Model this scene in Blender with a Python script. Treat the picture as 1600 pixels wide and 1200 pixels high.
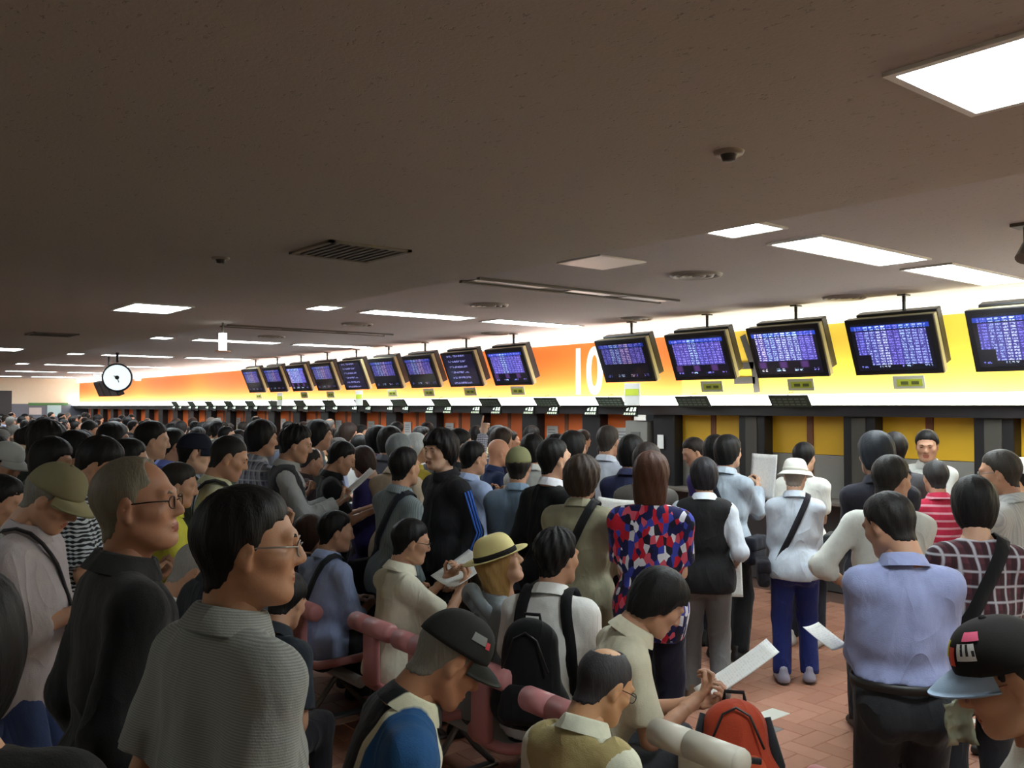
import bpy, bmesh, math, random
import numpy as np
from mathutils import Matrix, Vector, Euler

for o in list(bpy.data.objects): bpy.data.objects.remove(o, do_unlink=True)
SC = bpy.context.scene
COL = SC.collection
PI = math.pi
R = math.radians

# ------------------------------------------------------------------ camera, world, exposure
CAM_H = 1.95
cam_data = bpy.data.cameras.new('camera'); cam = bpy.data.objects.new('camera', cam_data); COL.objects.link(cam)
cam_data.sensor_width = 36.0; cam_data.lens = 36.0*1388.0/1600.0; cam_data.clip_start = 0.05; cam_data.clip_end = 200
cam.location = (0, 0, CAM_H)
cam.rotation_euler = (R(90+1.403), 0, R(51.1))
SC.camera = cam
w = bpy.data.worlds.new('world'); SC.world = w; w.use_nodes = True
w.node_tree.nodes['Background'].inputs[0].default_value = (.8, .85, .9, 1)
w.node_tree.nodes['Background'].inputs[1].default_value = 0.02
SC.view_settings.view_transform = 'Standard'; SC.view_settings.look = 'None'
SC.view_settings.gamma = 1; SC.view_settings.use_curve_mapping = False
SC.view_settings.exposure = 0.48
TUBE_LIGHT = 24.0      # emission of the ceiling fluorescents
COVE_LIGHT = 9.0      # emission of the light box above the counters
VALANCE_LIGHT = 1.3   # emission of the strip under the ceiling

# ------------------------------------------------------------------ small helpers
def tag(o, label=None, cat=None, group=None, kind=None):
    if label: o['label'] = label
    if cat: o['category'] = cat
    if group: o['group'] = group
    if kind: o['kind'] = kind
    return o

def mesh_obj(name, V, Fs, mats, parent=None, smooth=False, mi=None, loc=None):
    me = bpy.data.meshes.new(name)
    me.from_pydata([tuple(map(float, v)) for v in V], [], [tuple(map(int, f)) for f in Fs])
    if not isinstance(mats, (list, tuple)): mats = [mats]
    for m in mats: me.materials.append(m)
    if mi is not None: me.polygons.foreach_set('material_index', np.asarray(mi, dtype=np.int32))
    if smooth: me.polygons.foreach_set('use_smooth', np.ones(len(me.polygons), dtype=bool))
    me.update()
    o = bpy.data.objects.new(name, me); COL.objects.link(o)
    if parent is not None: o.parent = parent
    if loc is not None: o.location = loc
    return o

def np_mesh(name, V, Q, mats, smooth=True, mi=None):
    """fast mesh from numpy vertices (n,3) and quads (m,4)"""
    me = bpy.data.meshes.new(name)
    n, m = len(V), len(Q)
    me.vertices.add(n); me.vertices.foreach_set('co', np.ascontiguousarray(V, dtype=np.float32).ravel())
    me.loops.add(4*m); me.loops.foreach_set('vertex_index', np.ascontiguousarray(Q, dtype=np.int32).ravel())
    me.polygons.add(m)
    me.polygons.foreach_set('loop_start', np.arange(0, 4*m, 4, dtype=np.int32))
    try: me.polygons.foreach_set('loop_total', np.full(m, 4, dtype=np.int32))
    except Exception: pass
    for x in (mats if isinstance(mats, (list, tuple)) else [mats]): me.materials.append(x)
    if mi is not None: me.polygons.foreach_set('material_index', np.asarray(mi, dtype=np.int32))
    if smooth: me.polygons.foreach_set('use_smooth', np.ones(m, dtype=bool))
    me.update(calc_edges=True)
    return me

def link(me, name, parent=None):
    o = bpy.data.objects.new(name, me); COL.objects.link(o)
    if parent is not None: o.parent = parent
    return o

def empty(name, loc=(0, 0, 0), rz=0):
    o = bpy.data.objects.new(name, None); COL.objects.link(o); o.location = loc; o.rotation_euler = (0, 0, rz); o.empty_display_size = .1
    return o

class MB:
    """collects simple shapes into one mesh"""
    def __init__(s): s.V = []; s.F = []; s.M = []
    def add(s, V, F, m=0):
        n = len(s.V); s.V += [tuple(v) for v in V]; s.F += [tuple(i+n for i in f) for f in F]; s.M += [m]*len(F); return s
    def box(s, x0, x1, y0, y1, z0, z1, m=0, T=None):
        V = [(x, y, z) for z in (z0, z1) for y in (y0, y1) for x in (x0, x1)]
        if T is not None: V = [tuple(T @ Vector(v)) for v in V]
        return s.add(V, [(0, 2, 3, 1), (4, 5, 7, 6), (0, 1, 5, 4), (2, 6, 7, 3), (0, 4, 6, 2), (1, 3, 7, 5)], m)
    def bbox(s, x0, x1, y0, y1, z0, z1, b=.005, m=0, T=None):
        """box with chamfered edges"""
        bm = bmesh.new(); bmesh.ops.create_cube(bm, size=1)
        for v in bm.verts: v.co = Vector(((x0+x1)/2+v.co.x*(x1-x0), (y0+y1)/2+v.co.y*(y1-y0), (z0+z1)/2+v.co.z*(z1-z0)))
        bmesh.ops.bevel(bm, geom=bm.edges[:], offset=b, segments=2, affect='EDGES', profile=.5)
        V = [tuple(T @ v.co) if T is not None else tuple(v.co) for v in bm.verts]
        bm.verts.index_update(); F = [tuple(v.index for v in f.verts) for f in bm.faces]; bm.free()
        return s.add(V, F, m)
    def cyl(s, p0, p1, r0, r1=None, n=16, m=0, caps=True):
        r1 = r0 if r1 is None else r1
        p0 = Vector(p0); p1 = Vector(p1); a = (p1-p0).normalized()
        u = a.orthogonal().normalized(); v = a.cross(u)
        V = []
        for p, r in ((p0, r0), (p1, r1)):
            for i in range(n):
                t = 2*PI*i/n; V.append(p+u*(r*math.cos(t))+v*(r*math.sin(t)))
        F = [(i, (i+1) % n, n+(i+1) % n, n+i) for i in range(n)]
        if caps: F += [tuple(range(n-1, -1, -1)), tuple(range(n, 2*n))]
        return s.add(V, F, m)
    def tube(s, pts, r, n=10, m=0, closed=False):
        pts = [Vector(p) for p in pts]; k = len(pts); V = []; F = []
        up = None
        for i, p in enumerate(pts):
            a = pts[(i+1) % k] if (closed or i < k-1) else p
            b = pts[i-1] if (closed or i > 0) else p
            t = (a-b).normalized()
            up = t.orthogonal().normalized() if up is None else (up-t*up.dot(t)).normalized()
            v = t.cross(up); rr = r[i] if isinstance(r, (list, tuple)) else r
            V += [p+up*(rr*math.cos(2*PI*j/n))+v*(rr*math.sin(2*PI*j/n)) for j in range(n)]
        for i in range(k if closed else k-1):
            i2 = (i+1) % k
            F += [(i*n+j, i*n+(j+1) % n, i2*n+(j+1) % n, i2*n+j) for j in range(n)]
        if not closed: F += [tuple(range(n-1, -1, -1)), tuple(range((k-1)*n, k*n))]
        return s.add(V, F, m)
    def lathe(s, prof, n=24, m=0, T=None):
        V = []; k = len(prof); F = []
        for r, z in prof: V += [Vector((r*math.cos(2*PI*j/n), r*math.sin(2*PI*j/n), z)) for j in range(n)]
        if T is not None: V = [T @ v for v in V]
        for i in range(k-1): F += [(i*n+j, i*n+(j+1) % n, (i+1)*n+(j+1) % n, (i+1)*n+j) for j in range(n)]
        if prof[0][0] > 1e-4 and False: pass
        return s.add(V, F, m)
    def build(s, name, mats, parent=None, smooth=False, loc=None):
        return mesh_obj(name, s.V, s.F, mats, parent, smooth, s.M, loc)

# ------------------------------------------------------------------ materials
class NT:
    def __init__(s, name):
        s.m = bpy.data.materials.new(name); s.m.use_nodes = True; s.t = s.m.node_tree; s.n = s.t.nodes
        s.b = s.n['Principled BSDF']; s.out = s.n['Material Output']
    def node(s, typ, **kw):
        n = s.n.new(typ)
        for k, v in kw.items(): setattr(n, k, v)
        return n
    def put(s, sock, v):
        if hasattr(v, 'is_output') or hasattr(v, 'links'): s.t.links.new(v, sock)
        else:
            if isinstance(v, (tuple, list)) and len(v) == 3 and sock.type == 'RGBA': v = (*v, 1)
            sock.default_value = v
    def math(s, op, a, b=None, c=None, clamp=False):
        n = s.node('ShaderNodeMath', operation=op, use_clamp=clamp); s.put(n.inputs[0], a)
        if b is not None: s.put(n.inputs[1], b)
        if c is not None: s.put(n.inputs[2], c)
        return n.outputs[0]
    def mix(s, f, a, b, mode='MIX'):
        n = s.node('ShaderNodeMix', data_type='RGBA', blend_type=mode); s.put(n.inputs[0], f); s.put(n.inputs[6], a); s.put(n.inputs[7], b); return n.outputs[2]
    def coords(s, kind='Object'):
        return s.node('ShaderNodeTexCoord').outputs[kind]
    def xyz(s, v):
        n = s.node('ShaderNodeSeparateXYZ'); s.put(n.inputs[0], v); return n.outputs
    def vec(s, x, y, z):
        n = s.node('ShaderNodeCombineXYZ'); s.put(n.inputs[0], x); s.put(n.inputs[1], y); s.put(n.inputs[2], z); return n.outputs[0]
    def noise(s, v, scale, detail=2, rough=.5):
        n = s.node('ShaderNodeTexNoise'); s.put(n.inputs['Vector'], v); n.inputs['Scale'].default_value = scale; n.inputs['Detail'].default_value = detail; n.inputs['Roughness'].default_value = rough; return n.outputs['Fac']
    def scale(s, v, sc):
        n = s.node('ShaderNodeVectorMath', operation='MULTIPLY'); s.put(n.inputs[0], v); n.inputs[1].default_value = sc; return n.outputs[0]
    def step(s, a, t, w=.02):
        n = s.node('ShaderNodeMapRange'); s.put(n.inputs[0], a); n.inputs[1].default_value = t-w; n.inputs[2].default_value = t+w; return n.outputs[0]
    def white(s, v):
        n = s.node('ShaderNodeTexWhiteNoise', noise_dimensions='3D'); s.put(n.inputs[0], v); return n.outputs
    def bump(s, h, strength=.2, dist=.01):
        n = s.node('ShaderNodeBump'); n.inputs['Strength'].default_value = strength; n.inputs['Distance'].default_value = dist; s.put(n.inputs['Height'], h); s.t.links.new(n.outputs[0], s.b.inputs['Normal'])
    def base(s, c, rough=.6, spec=.5, metal=0):
        s.put(s.b.inputs['Base Color'], c); s.b.inputs['Roughness'].default_value = rough; s.b.inputs['Specular IOR Level'].default_value = spec; s.b.inputs['Metallic'].default_value = metal; return s.m

def srgb(r, g, b):
    f = lambda c: ((c/255)/12.92 if c/255 <= .04045 else ((c/255+.055)/1.055)**2.4)
    return (f(r), f(g), f(b))

MC = {}
def plain(name, rgb, rough=.5, metal=0, spec=.5, vary=.0, scale=8, bump=0, bscale=60):
    if name in MC: return MC[name]
    t = NT(name); c = srgb(*rgb)
    if vary:
        f = t.noise(t.coords(), scale, 3); c = t.mix(f, tuple(x*(1-vary) for x in c), tuple(min(1, x*(1+vary)) for x in c))
    if bump: t.bump(t.noise(t.coords(), bscale, 3), bump, .004)
    MC[name] = t.base(c, rough, spec, metal); return MC[name]

def emit(name, rgb, strength):
    if name in MC: return MC[name]
    t = NT(name); t.base(srgb(*rgb), .5); t.put(t.b.inputs['Emission Color'], srgb(*rgb)); t.b.inputs['Emission Strength'].default_value = strength
    MC[name] = t.m; return t.m

def cloth(rgb, pattern=None, rgb2=None, rgb3=None, rough=.85):
    key = 'cloth_%d_%d_%d_%s_%s_%s' % (*rgb, pattern, rgb2, rgb3)
    if key in MC: return MC[key]
    t = NT('cloth_%s' % (pattern or 'plain')); o = t.coords(); c = srgb(*rgb); c2 = srgb(*(rgb2 or rgb)); c3 = srgb(*(rgb3 or rgb))
    x, y, z = t.xyz(o)
    big = t.noise(t.scale(o, (1, 1, .45)), 9, 3)
    if pattern is None:
        col = t.mix(t.noise(o, 30, 2), tuple(k*.9 for k in c), tuple(min(1, k*1.08) for k in c))
    elif pattern == 'rib':                                   # fine light and dark horizontal rib
        f = t.math('SINE', t.math('MULTIPLY', t.math('ADD', z, t.math('MULTIPLY', y, .15)), 1250.0)); col = t.mix(t.step(f, .2, .6), c, c2)
    elif pattern == 'hstripe':
        f = t.math('FRACT', t.math('MULTIPLY', z, 18.0)); col = t.mix(t.step(f, .72, .05), c, c2)
    elif pattern == 'vstripe':
        f = t.math('FRACT', t.math('MULTIPLY', t.math('ADD', x, t.math('MULTIPLY', y, .5)), 70.0)); col = t.mix(t.step(f, .6, .15), c, c2)
    elif pattern == 'plaid':
        u = t.math('ADD', x, t.math('MULTIPLY', y, .6)); a = t.math('FRACT', t.math('MULTIPLY', u, 16.0)); b = t.math('FRACT', t.math('MULTIPLY', z, 15.0))
        la = t.math('SUBTRACT', 1.0, t.step(t.math('ABSOLUTE', t.math('SUBTRACT', a, .5)), .09, .05)); lb = t.math('SUBTRACT', 1.0, t.step(t.math('ABSOLUTE', t.math('SUBTRACT', b, .5)), .07, .05))
        col = t.mix(t.step(a, .5, .3), c, c2); col = t.mix(t.math('MULTIPLY', t.step(b, .5, .3), .5), col, c); col = t.mix(t.math('MULTIPLY', t.math('MAXIMUM', la, lb), .75), col, c3)
    elif pattern == 'check':                                 # small broken black and white check
        a = t.math('SINE', t.math('MULTIPLY', t.math('ADD', z, t.math('MULTIPLY', t.noise(o, 14, 2), .035)), 330.0)); b = t.math('SINE', t.math('MULTIPLY', t.math('ADD', x, y), 240.0))
        col = t.mix(t.step(t.math('ADD', a, t.math('MULTIPLY', b, .55)), .1, .3), c, c2)
    elif pattern == 'stars':                                 # patchwork print of red, blue and white
        v = t.node('ShaderNodeTexVoronoi', feature='F1'); t.put(v.inputs['Vector'], t.scale(o, (1.0, .8, .55))); v.inputs['Scale'].default_value = 38
        rmp = t.node('ShaderNodeValToRGB'); rmp.color_ramp.interpolation = 'CONSTANT'
        e = rmp.color_ramp.elements; e[0].position = 0; e[0].color = (*srgb(28, 32, 80), 1); e[1].position = .3; e[1].color = (*srgb(190, 30, 50), 1)
        for p, k in ((.5, (60, 70, 170)), (.66, (225, 225, 235)), (.78, (30, 28, 45)), (.9, (215, 90, 110))):
            q = e.new(p); q.color = (*srgb(*k), 1)
        wn = t.xyz(v.outputs['Color']); t.put(rmp.inputs[0], wn[0]); col = rmp.outputs[0]
    elif pattern == 'split':                                 # black back, pale flash, blue side and sleeve
        col = t.mix(t.step(x, .06, .002), c, c3); col = t.mix(t.step(x, .085, .002), col, c2)
    elif pattern == 'yoke':                                  # black with paler grey upper back
        f = t.math('MULTIPLY', t.step(z, 1.12, .12), t.math('SUBTRACT', 1.0, t.step(y, .03, .03))); f = t.math('MULTIPLY', f, t.math('SUBTRACT', 1.0, t.step(t.math('ABSOLUTE', x), .18, .015))); col = t.mix(f, c, c2)
    fn = t.node('ShaderNodeTexNoise'); t.put(fn.inputs['Vector'], t.scale(o, (1, 1, .55))); fn.inputs['Scale'].default_value = 5.5; fn.inputs['Detail'].default_value = 1; fn.inputs['Distortion'].default_value = .9
    ridge = t.math('POWER', t.math('SUBTRACT', 1.0, t.math('ABSOLUTE', t.math('SUBTRACT', t.math('MULTIPLY', fn.outputs['Fac'], 2.0), 1.0))), 5.0)   # creases
    h = t.math('ADD', t.math('ADD', t.math('MULTIPLY', big, .8), t.math('MULTIPLY', ridge, .28)), t.math('MULTIPLY', t.noise(o, 260, 1), .05))
    t.bump(h, .6, .035)
    t.base(col, rough, .25); t.b.inputs['Sheen Weight'].default_value = .08
    MC[key] = t.m; return t.m

def hat_cloth(rgb):
    key = 'hatcloth_%d_%d_%d' % rgb
    if key in MC: return MC[key]
    t = NT('hat_cloth'); o = t.coords(); t.bump(t.noise(o, 300, 2), .2, .002); MC[key] = t.base(t.mix(t.noise(o, 25, 2), tuple(k*.9 for k in srgb(*rgb)), srgb(*rgb)), .85, .2); return t.m

def skin(rgb):
    key = 'skin_%d_%d_%d' % rgb
    if key in MC: return MC[key]
    t = NT('skin'); o = t.coords(); c = srgb(*rgb)
    col = t.mix(t.noise(o, 14, 3), (c[0]*.9, c[1]*.84, c[2]*.8), (min(1, c[0]*1.06), c[1]*1.04, c[2]*1.02))
    t.bump(t.noise(o, 220, 2), .12, .002)
    t.base(col, .5, .4); t.b.inputs['Subsurface Weight'].default_value = .12; t.b.inputs['Subsurface Radius'].default_value = (.012, .005, .003)
    MC[key] = t.m; return t.m

def hairmat(rgb):
    key = 'hair_%d_%d_%d' % rgb
    if key in MC: return MC[key]
    t = NT('hair'); o = t.coords(); c = srgb(*rgb)
    n = t.noise(t.scale(o, (1, 1, .12)), 170, 3, .6); col = t.mix(n, tuple(k*.7 for k in c), tuple(min(1, k*1.3) for k in c))
    t.bump(n, .6, .004); t.base(col, .55, .25); MC[key] = t.m; return t.m

# ------------------------------------------------------------------ implicit surfaces
def surface_nets(d, org, h):
    nx, ny, nz = d.shape
    s = d < 0
    cnt = np.zeros((nx-1, ny-1, nz-1), np.int8)
    offs = [(i, j, k) for i in (0, 1) for j in (0, 1) for k in (0, 1)]
    for i, j, k in offs: cnt += s[i:nx-1+i, j:ny-1+j, k:nz-1+k]
    act = (cnt > 0) & (cnt < 8)
    I, J, K = np.nonzero(act)
    idx = np.full(act.shape, -1, np.int32); idx[I, J, K] = np.arange(len(I))
    val = {o: d[I+o[0], J+o[1], K+o[2]] for o in offs}
    acc = np.zeros((len(I), 3)); n = np.zeros(len(I))
    for a in offs:
        for ax in range(3):
            if a[ax] == 0:
                b = list(a); b[ax] = 1; b = tuple(b)
                va, vb = val[a], val[b]; m = (va < 0) != (vb < 0)
                t = np.where(m, va/np.where(m, va-vb, 1), 0)
                p = np.tile(np.array(a, float), (len(I), 1)); p[:, ax] += t
                acc += p*m[:, None]; n += m
    V = (acc/n[:, None]+np.stack([I, J, K], 1))*h+np.array(org)
    Q = []
    for ax in range(3):
        sl0 = [slice(None)]*3; sl1 = [slice(None)]*3; sl0[ax] = slice(0, -1); sl1[ax] = slice(1, None)
        a = s[tuple(sl0)]; b = s[tuple(sl1)]
        o1, o2 = [x for x in range(3) if x != ax]
        c = (a != b)
        E = np.array(np.nonzero(c)).T
        ok = (E[:, o1] > 0) & (E[:, o2] > 0) & (E[:, o1] < d.shape[o1]-1) & (E[:, o2] < d.shape[o2]-1)
        E = E[ok]
        ia = a[tuple(E.T)]
        def cell(d1, d2):
            e = E.copy(); e[:, o1] -= d1; e[:, o2] -= d2; return idx[tuple(e.T)]
        q = np.stack([cell(1, 1), cell(0, 1), cell(0, 0), cell(1, 0)], 1)
        flip = ia if ax != 1 else ~ia
        q = np.where(flip[:, None], q, q[:, ::-1]); Q.append(q)
    return V, np.concatenate(Q)

class Field:
    def __init__(s, lo, hi, h):
        s.lo = np.array(lo, float); s.h = h; s.n = np.maximum(4, np.ceil((np.array(hi, float)-s.lo)/h).astype(int)+1)
        s.d = np.full(s.n, 1.0)
        s.ax = [s.lo[i]+np.arange(s.n[i])*h for i in range(3)]
    def region(s, lo, hi):
        a = np.clip(np.floor((np.array(lo)-s.lo)/s.h).astype(int), 0, s.n); b = np.clip(np.ceil((np.array(hi)-s.lo)/s.h).astype(int)+1, 0, s.n)
        if np.any(b <= a): return None
        sl = tuple(slice(a[i], b[i]) for i in range(3))
        X, Y, Z = np.meshgrid(s.ax[0][sl[0]], s.ax[1][sl[1]], s.ax[2][sl[2]], indexing='ij')
        return sl, np.stack([X, Y, Z], -1)
    def add(s, pr, k=.03, grow=0.0, sub=False, cut=None):
        lo, hi = pr.bounds(); m = grow+k+2.5*s.h
        r = s.region(np.array(lo)-m, np.array(hi)+m)
        if r is None: return
        sl, P = r
        v = pr.f(P)-grow
        if cut is not None: v = np.maximum(v, ((P-cut[0])*cut[1]).sum(-1))
        a = s.d[sl]
        if sub:
            hh = np.maximum(k-np.abs(-v-a), 0)/max(k, 1e-6); s.d[sl] = np.maximum(-v, a)+hh*hh*k*.25
        else:
            hh = np.maximum(k-np.abs(v-a), 0)/max(k, 1e-6); s.d[sl] = np.minimum(v, a)-hh*hh*k*.25
    def all(s):
        X, Y, Z = np.meshgrid(*s.ax, indexing='ij'); return np.stack([X, Y, Z], -1)
    def mesh(s): return surface_nets(s.d, s.lo, s.h)

class Cap:
    """tapered capsule, optionally flattened: sx scales its half width along ex"""
    def __init__(s, a, b, ra, rb=None, sx=1.0, ex=(1, 0, 0)):
        s.a = np.array(a, float); s.b = np.array(b, float); s.ra = ra; s.rb = ra if rb is None else rb; s.sx = sx; s.ex = np.array(ex, float)
    def bounds(s):
        r = max(s.ra, s.rb)*max(1, s.sx); return np.minimum(s.a, s.b)-r, np.maximum(s.a, s.b)+r
    def f(s, P):
        ab = s.b-s.a; L = ab @ ab
        q = P-s.a
        t = np.clip((q @ ab)/L, 0, 1) if L > 1e-12 else np.zeros(P.shape[:-1])
        q = q-t[..., None]*ab; r = s.ra+(s.rb-s.ra)*t
        if s.sx != 1.0:
            u = q @ s.ex; q2 = (q*q).sum(-1)-u*u+(u/s.sx)**2; return (np.sqrt(np.maximum(q2, 0))-r)
        return np.sqrt((q*q).sum(-1))-r

class Ell:
    def __init__(s, c, r, rot=None):
        s.c = np.array(c, float); s.r = np.array(r, float); s.M = None if rot is None else np.array(Euler(rot).to_matrix()).T
    def bounds(s):
        m = s.r.max() if s.M is not None else s.r; return s.c-m, s.c+m
    def f(s, P):
        q = P-s.c
        if s.M is not None: q = q @ s.M.T
        k0 = np.sqrt(((q/s.r)**2).sum(-1)); k1 = np.sqrt(((q/(s.r**2))**2).sum(-1))+1e-9
        return k0*(k0-1)/k1

def waves(P, seed, freq, stretch=(1, 1, 1), n=5):
    rg = np.random.RandomState(seed); v = 0
    for i in range(n):
        k = rg.normal(size=3)*np.array(stretch); k = k/np.linalg.norm(k)*freq*rg.uniform(.6, 1.6)
        k = k*np.array(stretch)
        v = v+np.sin(P @ k+rg.uniform(0, 6.28))
    return v/n

# ------------------------------------------------------------------ heads, hair, hands, shoes (built once, then posed)
CACHE = {}
CRAN = Ell((0, -.014, .028), (.077, .098, .089))
def head_mesh(h):
    key = ('head', h)
    if key in CACHE: return CACHE[key]
    F = Field((-.1, -.13, -.2), (.1, .13, .135), h)
    F.add(CRAN, .01)
    F.add(Ell((0, .03, -.036), (.062, .062, .086)), .03)
    F.add(Cap((-.012, .074, -.1), (.012, .074, -.1), .019), .03)
    for s in (-1, 1):
        F.add(Cap((s*.05, .008, -.058), (s*.03, .05, -.092), .02), .03)
        F.add(Cap((s*.047, .062, -.022), (s*.052, .04, -.018), .017), .025)
        F.add(Cap((s*.012, .086, .024), (s*.042, .078, .024), .011), .015)
    F.add(Cap((0, .086, .018), (0, .107, -.026), .008, .0125), .014)
    for s in (-1, 1):
        F.add(Ell((s*.012, .097, -.032), (.009, .011, .008)), .008)
        F.add(Ell((s*.033, .1, .004), (.018, .017, .012)), .014, sub=True)
        F.add(Ell((s*.032, .0765, .003), (.0155, .013, .011)), .006)
    F.add(Cap((-.019, .0895, -.0615), (.019, .0895, -.0615), .0062), .008)
    F.add(Cap((-.015, .0885, -.0715), (.015, .0885, -.0715), .0068), .008)
    F.add(Cap((-.022, .1, -.0665), (.022, .1, -.0665), .0035), .006, sub=True)
    for s in (-1, 1):
        F.add(Ell((s*.079, -.008, -.004), (.009, .019, .033), (R(-12), 0, s*R(-18))), .012)
        F.add(Ell((s*.09, -.002, -.002), (.008, .010, .018), (R(-12), 0, s*R(-18))), .006, sub=True)
        F.add(Ell((s*.076, -.002, -.033), (.008, .009, .01)), .008)
    F.add(Cap((0, -.03, -.05), (0, -.04, -.19), .056, .058), .035)
    V, Q = F.mesh()
    c = V[Q].mean(1)
    lip = (np.abs(c[:, 2]+.0665) < .0125) & (c[:, 1] > .083) & (np.abs(c[:, 0]) < .024-np.abs(c[:, 2]+.0665)*.5)
    CACHE[key] = (V, Q, lip.astype(int)); return CACHE[key]

def hair_mesh(style, h, seed=1):
    key = ('hair', style, h, seed)
    if key in CACHE: return CACHE[key]
    F = Field((-.15, -.2, -.3), (.15, .16, .2), h)
    P = F.all()
    x, y, z = P[..., 0], P[..., 1], P[..., 2]
    T = dict(short=.014, medium=.021, bob=.022, long=.02, buzz=.006, bald=.008, ring=.008, spiky=.02, mop=.032, thin=.009)[style]
    ang = np.arctan2(x, -(y+.02))
    strand = np.sin(ang*13+z*30+seed)+.6*np.sin(ang*29-z*55+seed*2)+.7*waves(P, seed, 70)
    amp = dict(short=.0014, medium=.0016, bob=.0014, long=.0018, buzz=.0005, bald=.0008, ring=.001, spiky=.0042, mop=.0032, thin=.0008)[style]
    def line(ys, zs): return np.interp(y, ys, zs)
    if style in ('short', 'spiky', 'bald', 'buzz', 'thin'): hl = line([-.09, -.05, -.025, -.012, .012, .03, .05, .075], [-.094, -.088, -.055, -.02, -.015, .035, .052, .066])+np.clip(np.abs(x)-.03, 0, .05)*.4*(y < -.03)
    elif style == 'ring': hl = line([-.09, -.035, -.012, .012, .03], [-.085, -.07, -.02, -.01, .03])
    elif style == 'medium': hl = line([-.1, -.04, -.01, .02, .045, .075], [-.11, -.095, -.05, -.03, .03, .05])
    elif style == 'mop': hl = line([-.1, -.04, 0, .03, .05, .09], [-.12, -.1, -.06, -.045, .015, .03])
    elif style == 'bob': hl = line([-.1, -.02, .03, .055, .09], [-.15, -.14, -.11, .0, .04])
    else: hl = line([-.1, -.02, .03, .055, .09], [-.23, -.2, -.09, .0, .045])
    hl = hl+.003*np.sin(ang*17+seed)
    fade = np.clip((z-hl)/.07, .12, 1) if style in ('short', 'spiky', 'bald', 'buzz', 'thin', 'ring') else np.clip((z-hl)/.05, .45, 1)
    fade = fade*(2-fade)
    base = Ell(CRAN.c, CRAN.r).f(P)-T*fade
    if style in ('short', 'spiky', 'bald', 'buzz', 'thin', 'ring'):       # clipped nape runs down onto the neck
        nk = np.maximum(Cap((0, -.03, -.05), (0, -.04, -.19), .056, .058).f(P)-.0035, y+.035); k = .03; hh = np.maximum(k-np.abs(base-nk), 0)/k; base = np.minimum(base, nk)-hh*hh*k*.25
    if style in ('bob', 'long', 'mop', 'medium'):
        low = dict(bob=-.12, long=-.22, mop=-.07, medium=-.06)[style]
        e = Ell((0, -.03, -.04), (.088, .085, .1)) if style != 'long' else Ell((0, -.045, -.08), (.092, .08, .16))
        d2 = e.f(P); k = .04; hh = np.maximum(k-np.abs(base-d2), 0)/k; base = np.minimum(base, d2)-hh*hh*k*.25
    d = base-amp*strand*fade
    d = np.maximum(d, (hl-z)*.75)
    face = np.maximum(np.abs(x)-.066, -.5)
    if style in ('bob', 'long', 'mop', 'medium'):             # keep the face free of side hair
        inface = np.maximum(np.maximum(.035-y, np.abs(x)-.062), z-.045); d = np.maximum(d, -inface)
    if style == 'bald':                                        # bare crown
        d = np.maximum(d, -(np.sqrt((x/.9)**2+(y+.055)**2+(z-.12)**2)-.055))
        d = np.maximum(d, -(np.sqrt((x/1.1)**2+(y-.07)**2+(z-.1)**2)-.06))
    if style == 'thin': d = np.maximum(d, -(np.sqrt(x**2+(y-.085)**2+(z-.085)**2)-.062))
    if style == 'ring': d = np.maximum(d, z-.06+.35*np.maximum(y, 0))
    inner = Ell(CRAN.c, CRAN.r-.012).f(P)
    d = np.maximum(d, -inner)
    F.d = d; CACHE[key] = F.mesh(); return CACHE[key]

def hand_mesh(pose, h=.005):
    key = ('hand', pose, h)
    if key in CACHE: return CACHE[key]
    F = Field((-.09, -.05, -.07), (.075, .13, .23), h)
    F.add(Cap((0, 0, -.06), (0, 0, .01), .027, .023, 1.12), .01)
    F.add(Cap((0, 0, .02), (-.002, 0, .082), .0135, .0125, 2.75), .02)
    curl = dict(relax=(18, 28, 20), grip=(48, 62, 40), flat=(6, 8, 6), point=(60, 80, 60), fist=(75, 85, 60))[pose]
    for i, (x0, L) in enumerate(((-.03, .92), (-.0105, 1.05), (.0095, 1.0), (.0275, .8))):
        c = curl if not (pose == 'point' and i == 0) else (0, 4, 4)
        p = np.array((x0, 0, .083)); a = 0; r = .0098
        spread = (x0*.9)
        for sgm, da in zip((.043, .027, .021), c):
            a += R(da); q = p+np.array((spread*.25*sgm/.043, math.sin(a), math.cos(a)))*sgm*L
            F.add(Cap(p, q, r, r*.88), .006); p = q; r *= .88
    p = np.array((-.028, .006, .028)); 
    dirs = dict(relax=((-.65, .25, .72), (-.35, .35, .86)), grip=((-.55, .6, .55), (.1, .65, .7)), flat=((-.7, .1, .7), (-.45, .1, .9)), point=((-.4, .75, .5), (.3, .7, .6)), fist=((-.3, .8, .5), (.5, .6, .5)))[pose]
    r = .0125
    for L, dv in zip((.045, .034), dirs):
        dv = np.array(dv)/np.linalg.norm(dv); q = p+dv*L; F.add(Cap(p, q, r, r*.85), .008); p = q; r *= .85
    CACHE[key] = F.mesh(); return CACHE[key]

def shoe_mesh(h=.009):
    key = ('shoe', h)
    if key in CACHE: return CACHE[key]
    F = Field((-.07, -.12, -.01), (.07, .22, .15), h)
    F.add(Cap((0, -.055, .035), (0, .135, .026), .036, .03, 1.18), .01)
    F.add(Cap((0, -.045, .05), (0, .03, .075), .034, .032), .04)
    F.add(Cap((0, -.04, .08), (0, -.035, .11), .036, .038), .02)
    P = F.all(); F.d = np.maximum(F.d, -P[..., 2]+.002)
    V, Q = F.mesh(); c = V[Q].mean(1)
    CACHE[key] = (V, Q, (c[:, 2] < .022).astype(int)); return CACHE[key]

def grid_quads(n, m, closed=True):
    return [(i*m+j, i*m+(j+1) % m, (i+1)*m+(j+1) % m, (i+1)*m+j) for i in range(n-1) for j in range(m if closed else m-1)]

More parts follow.
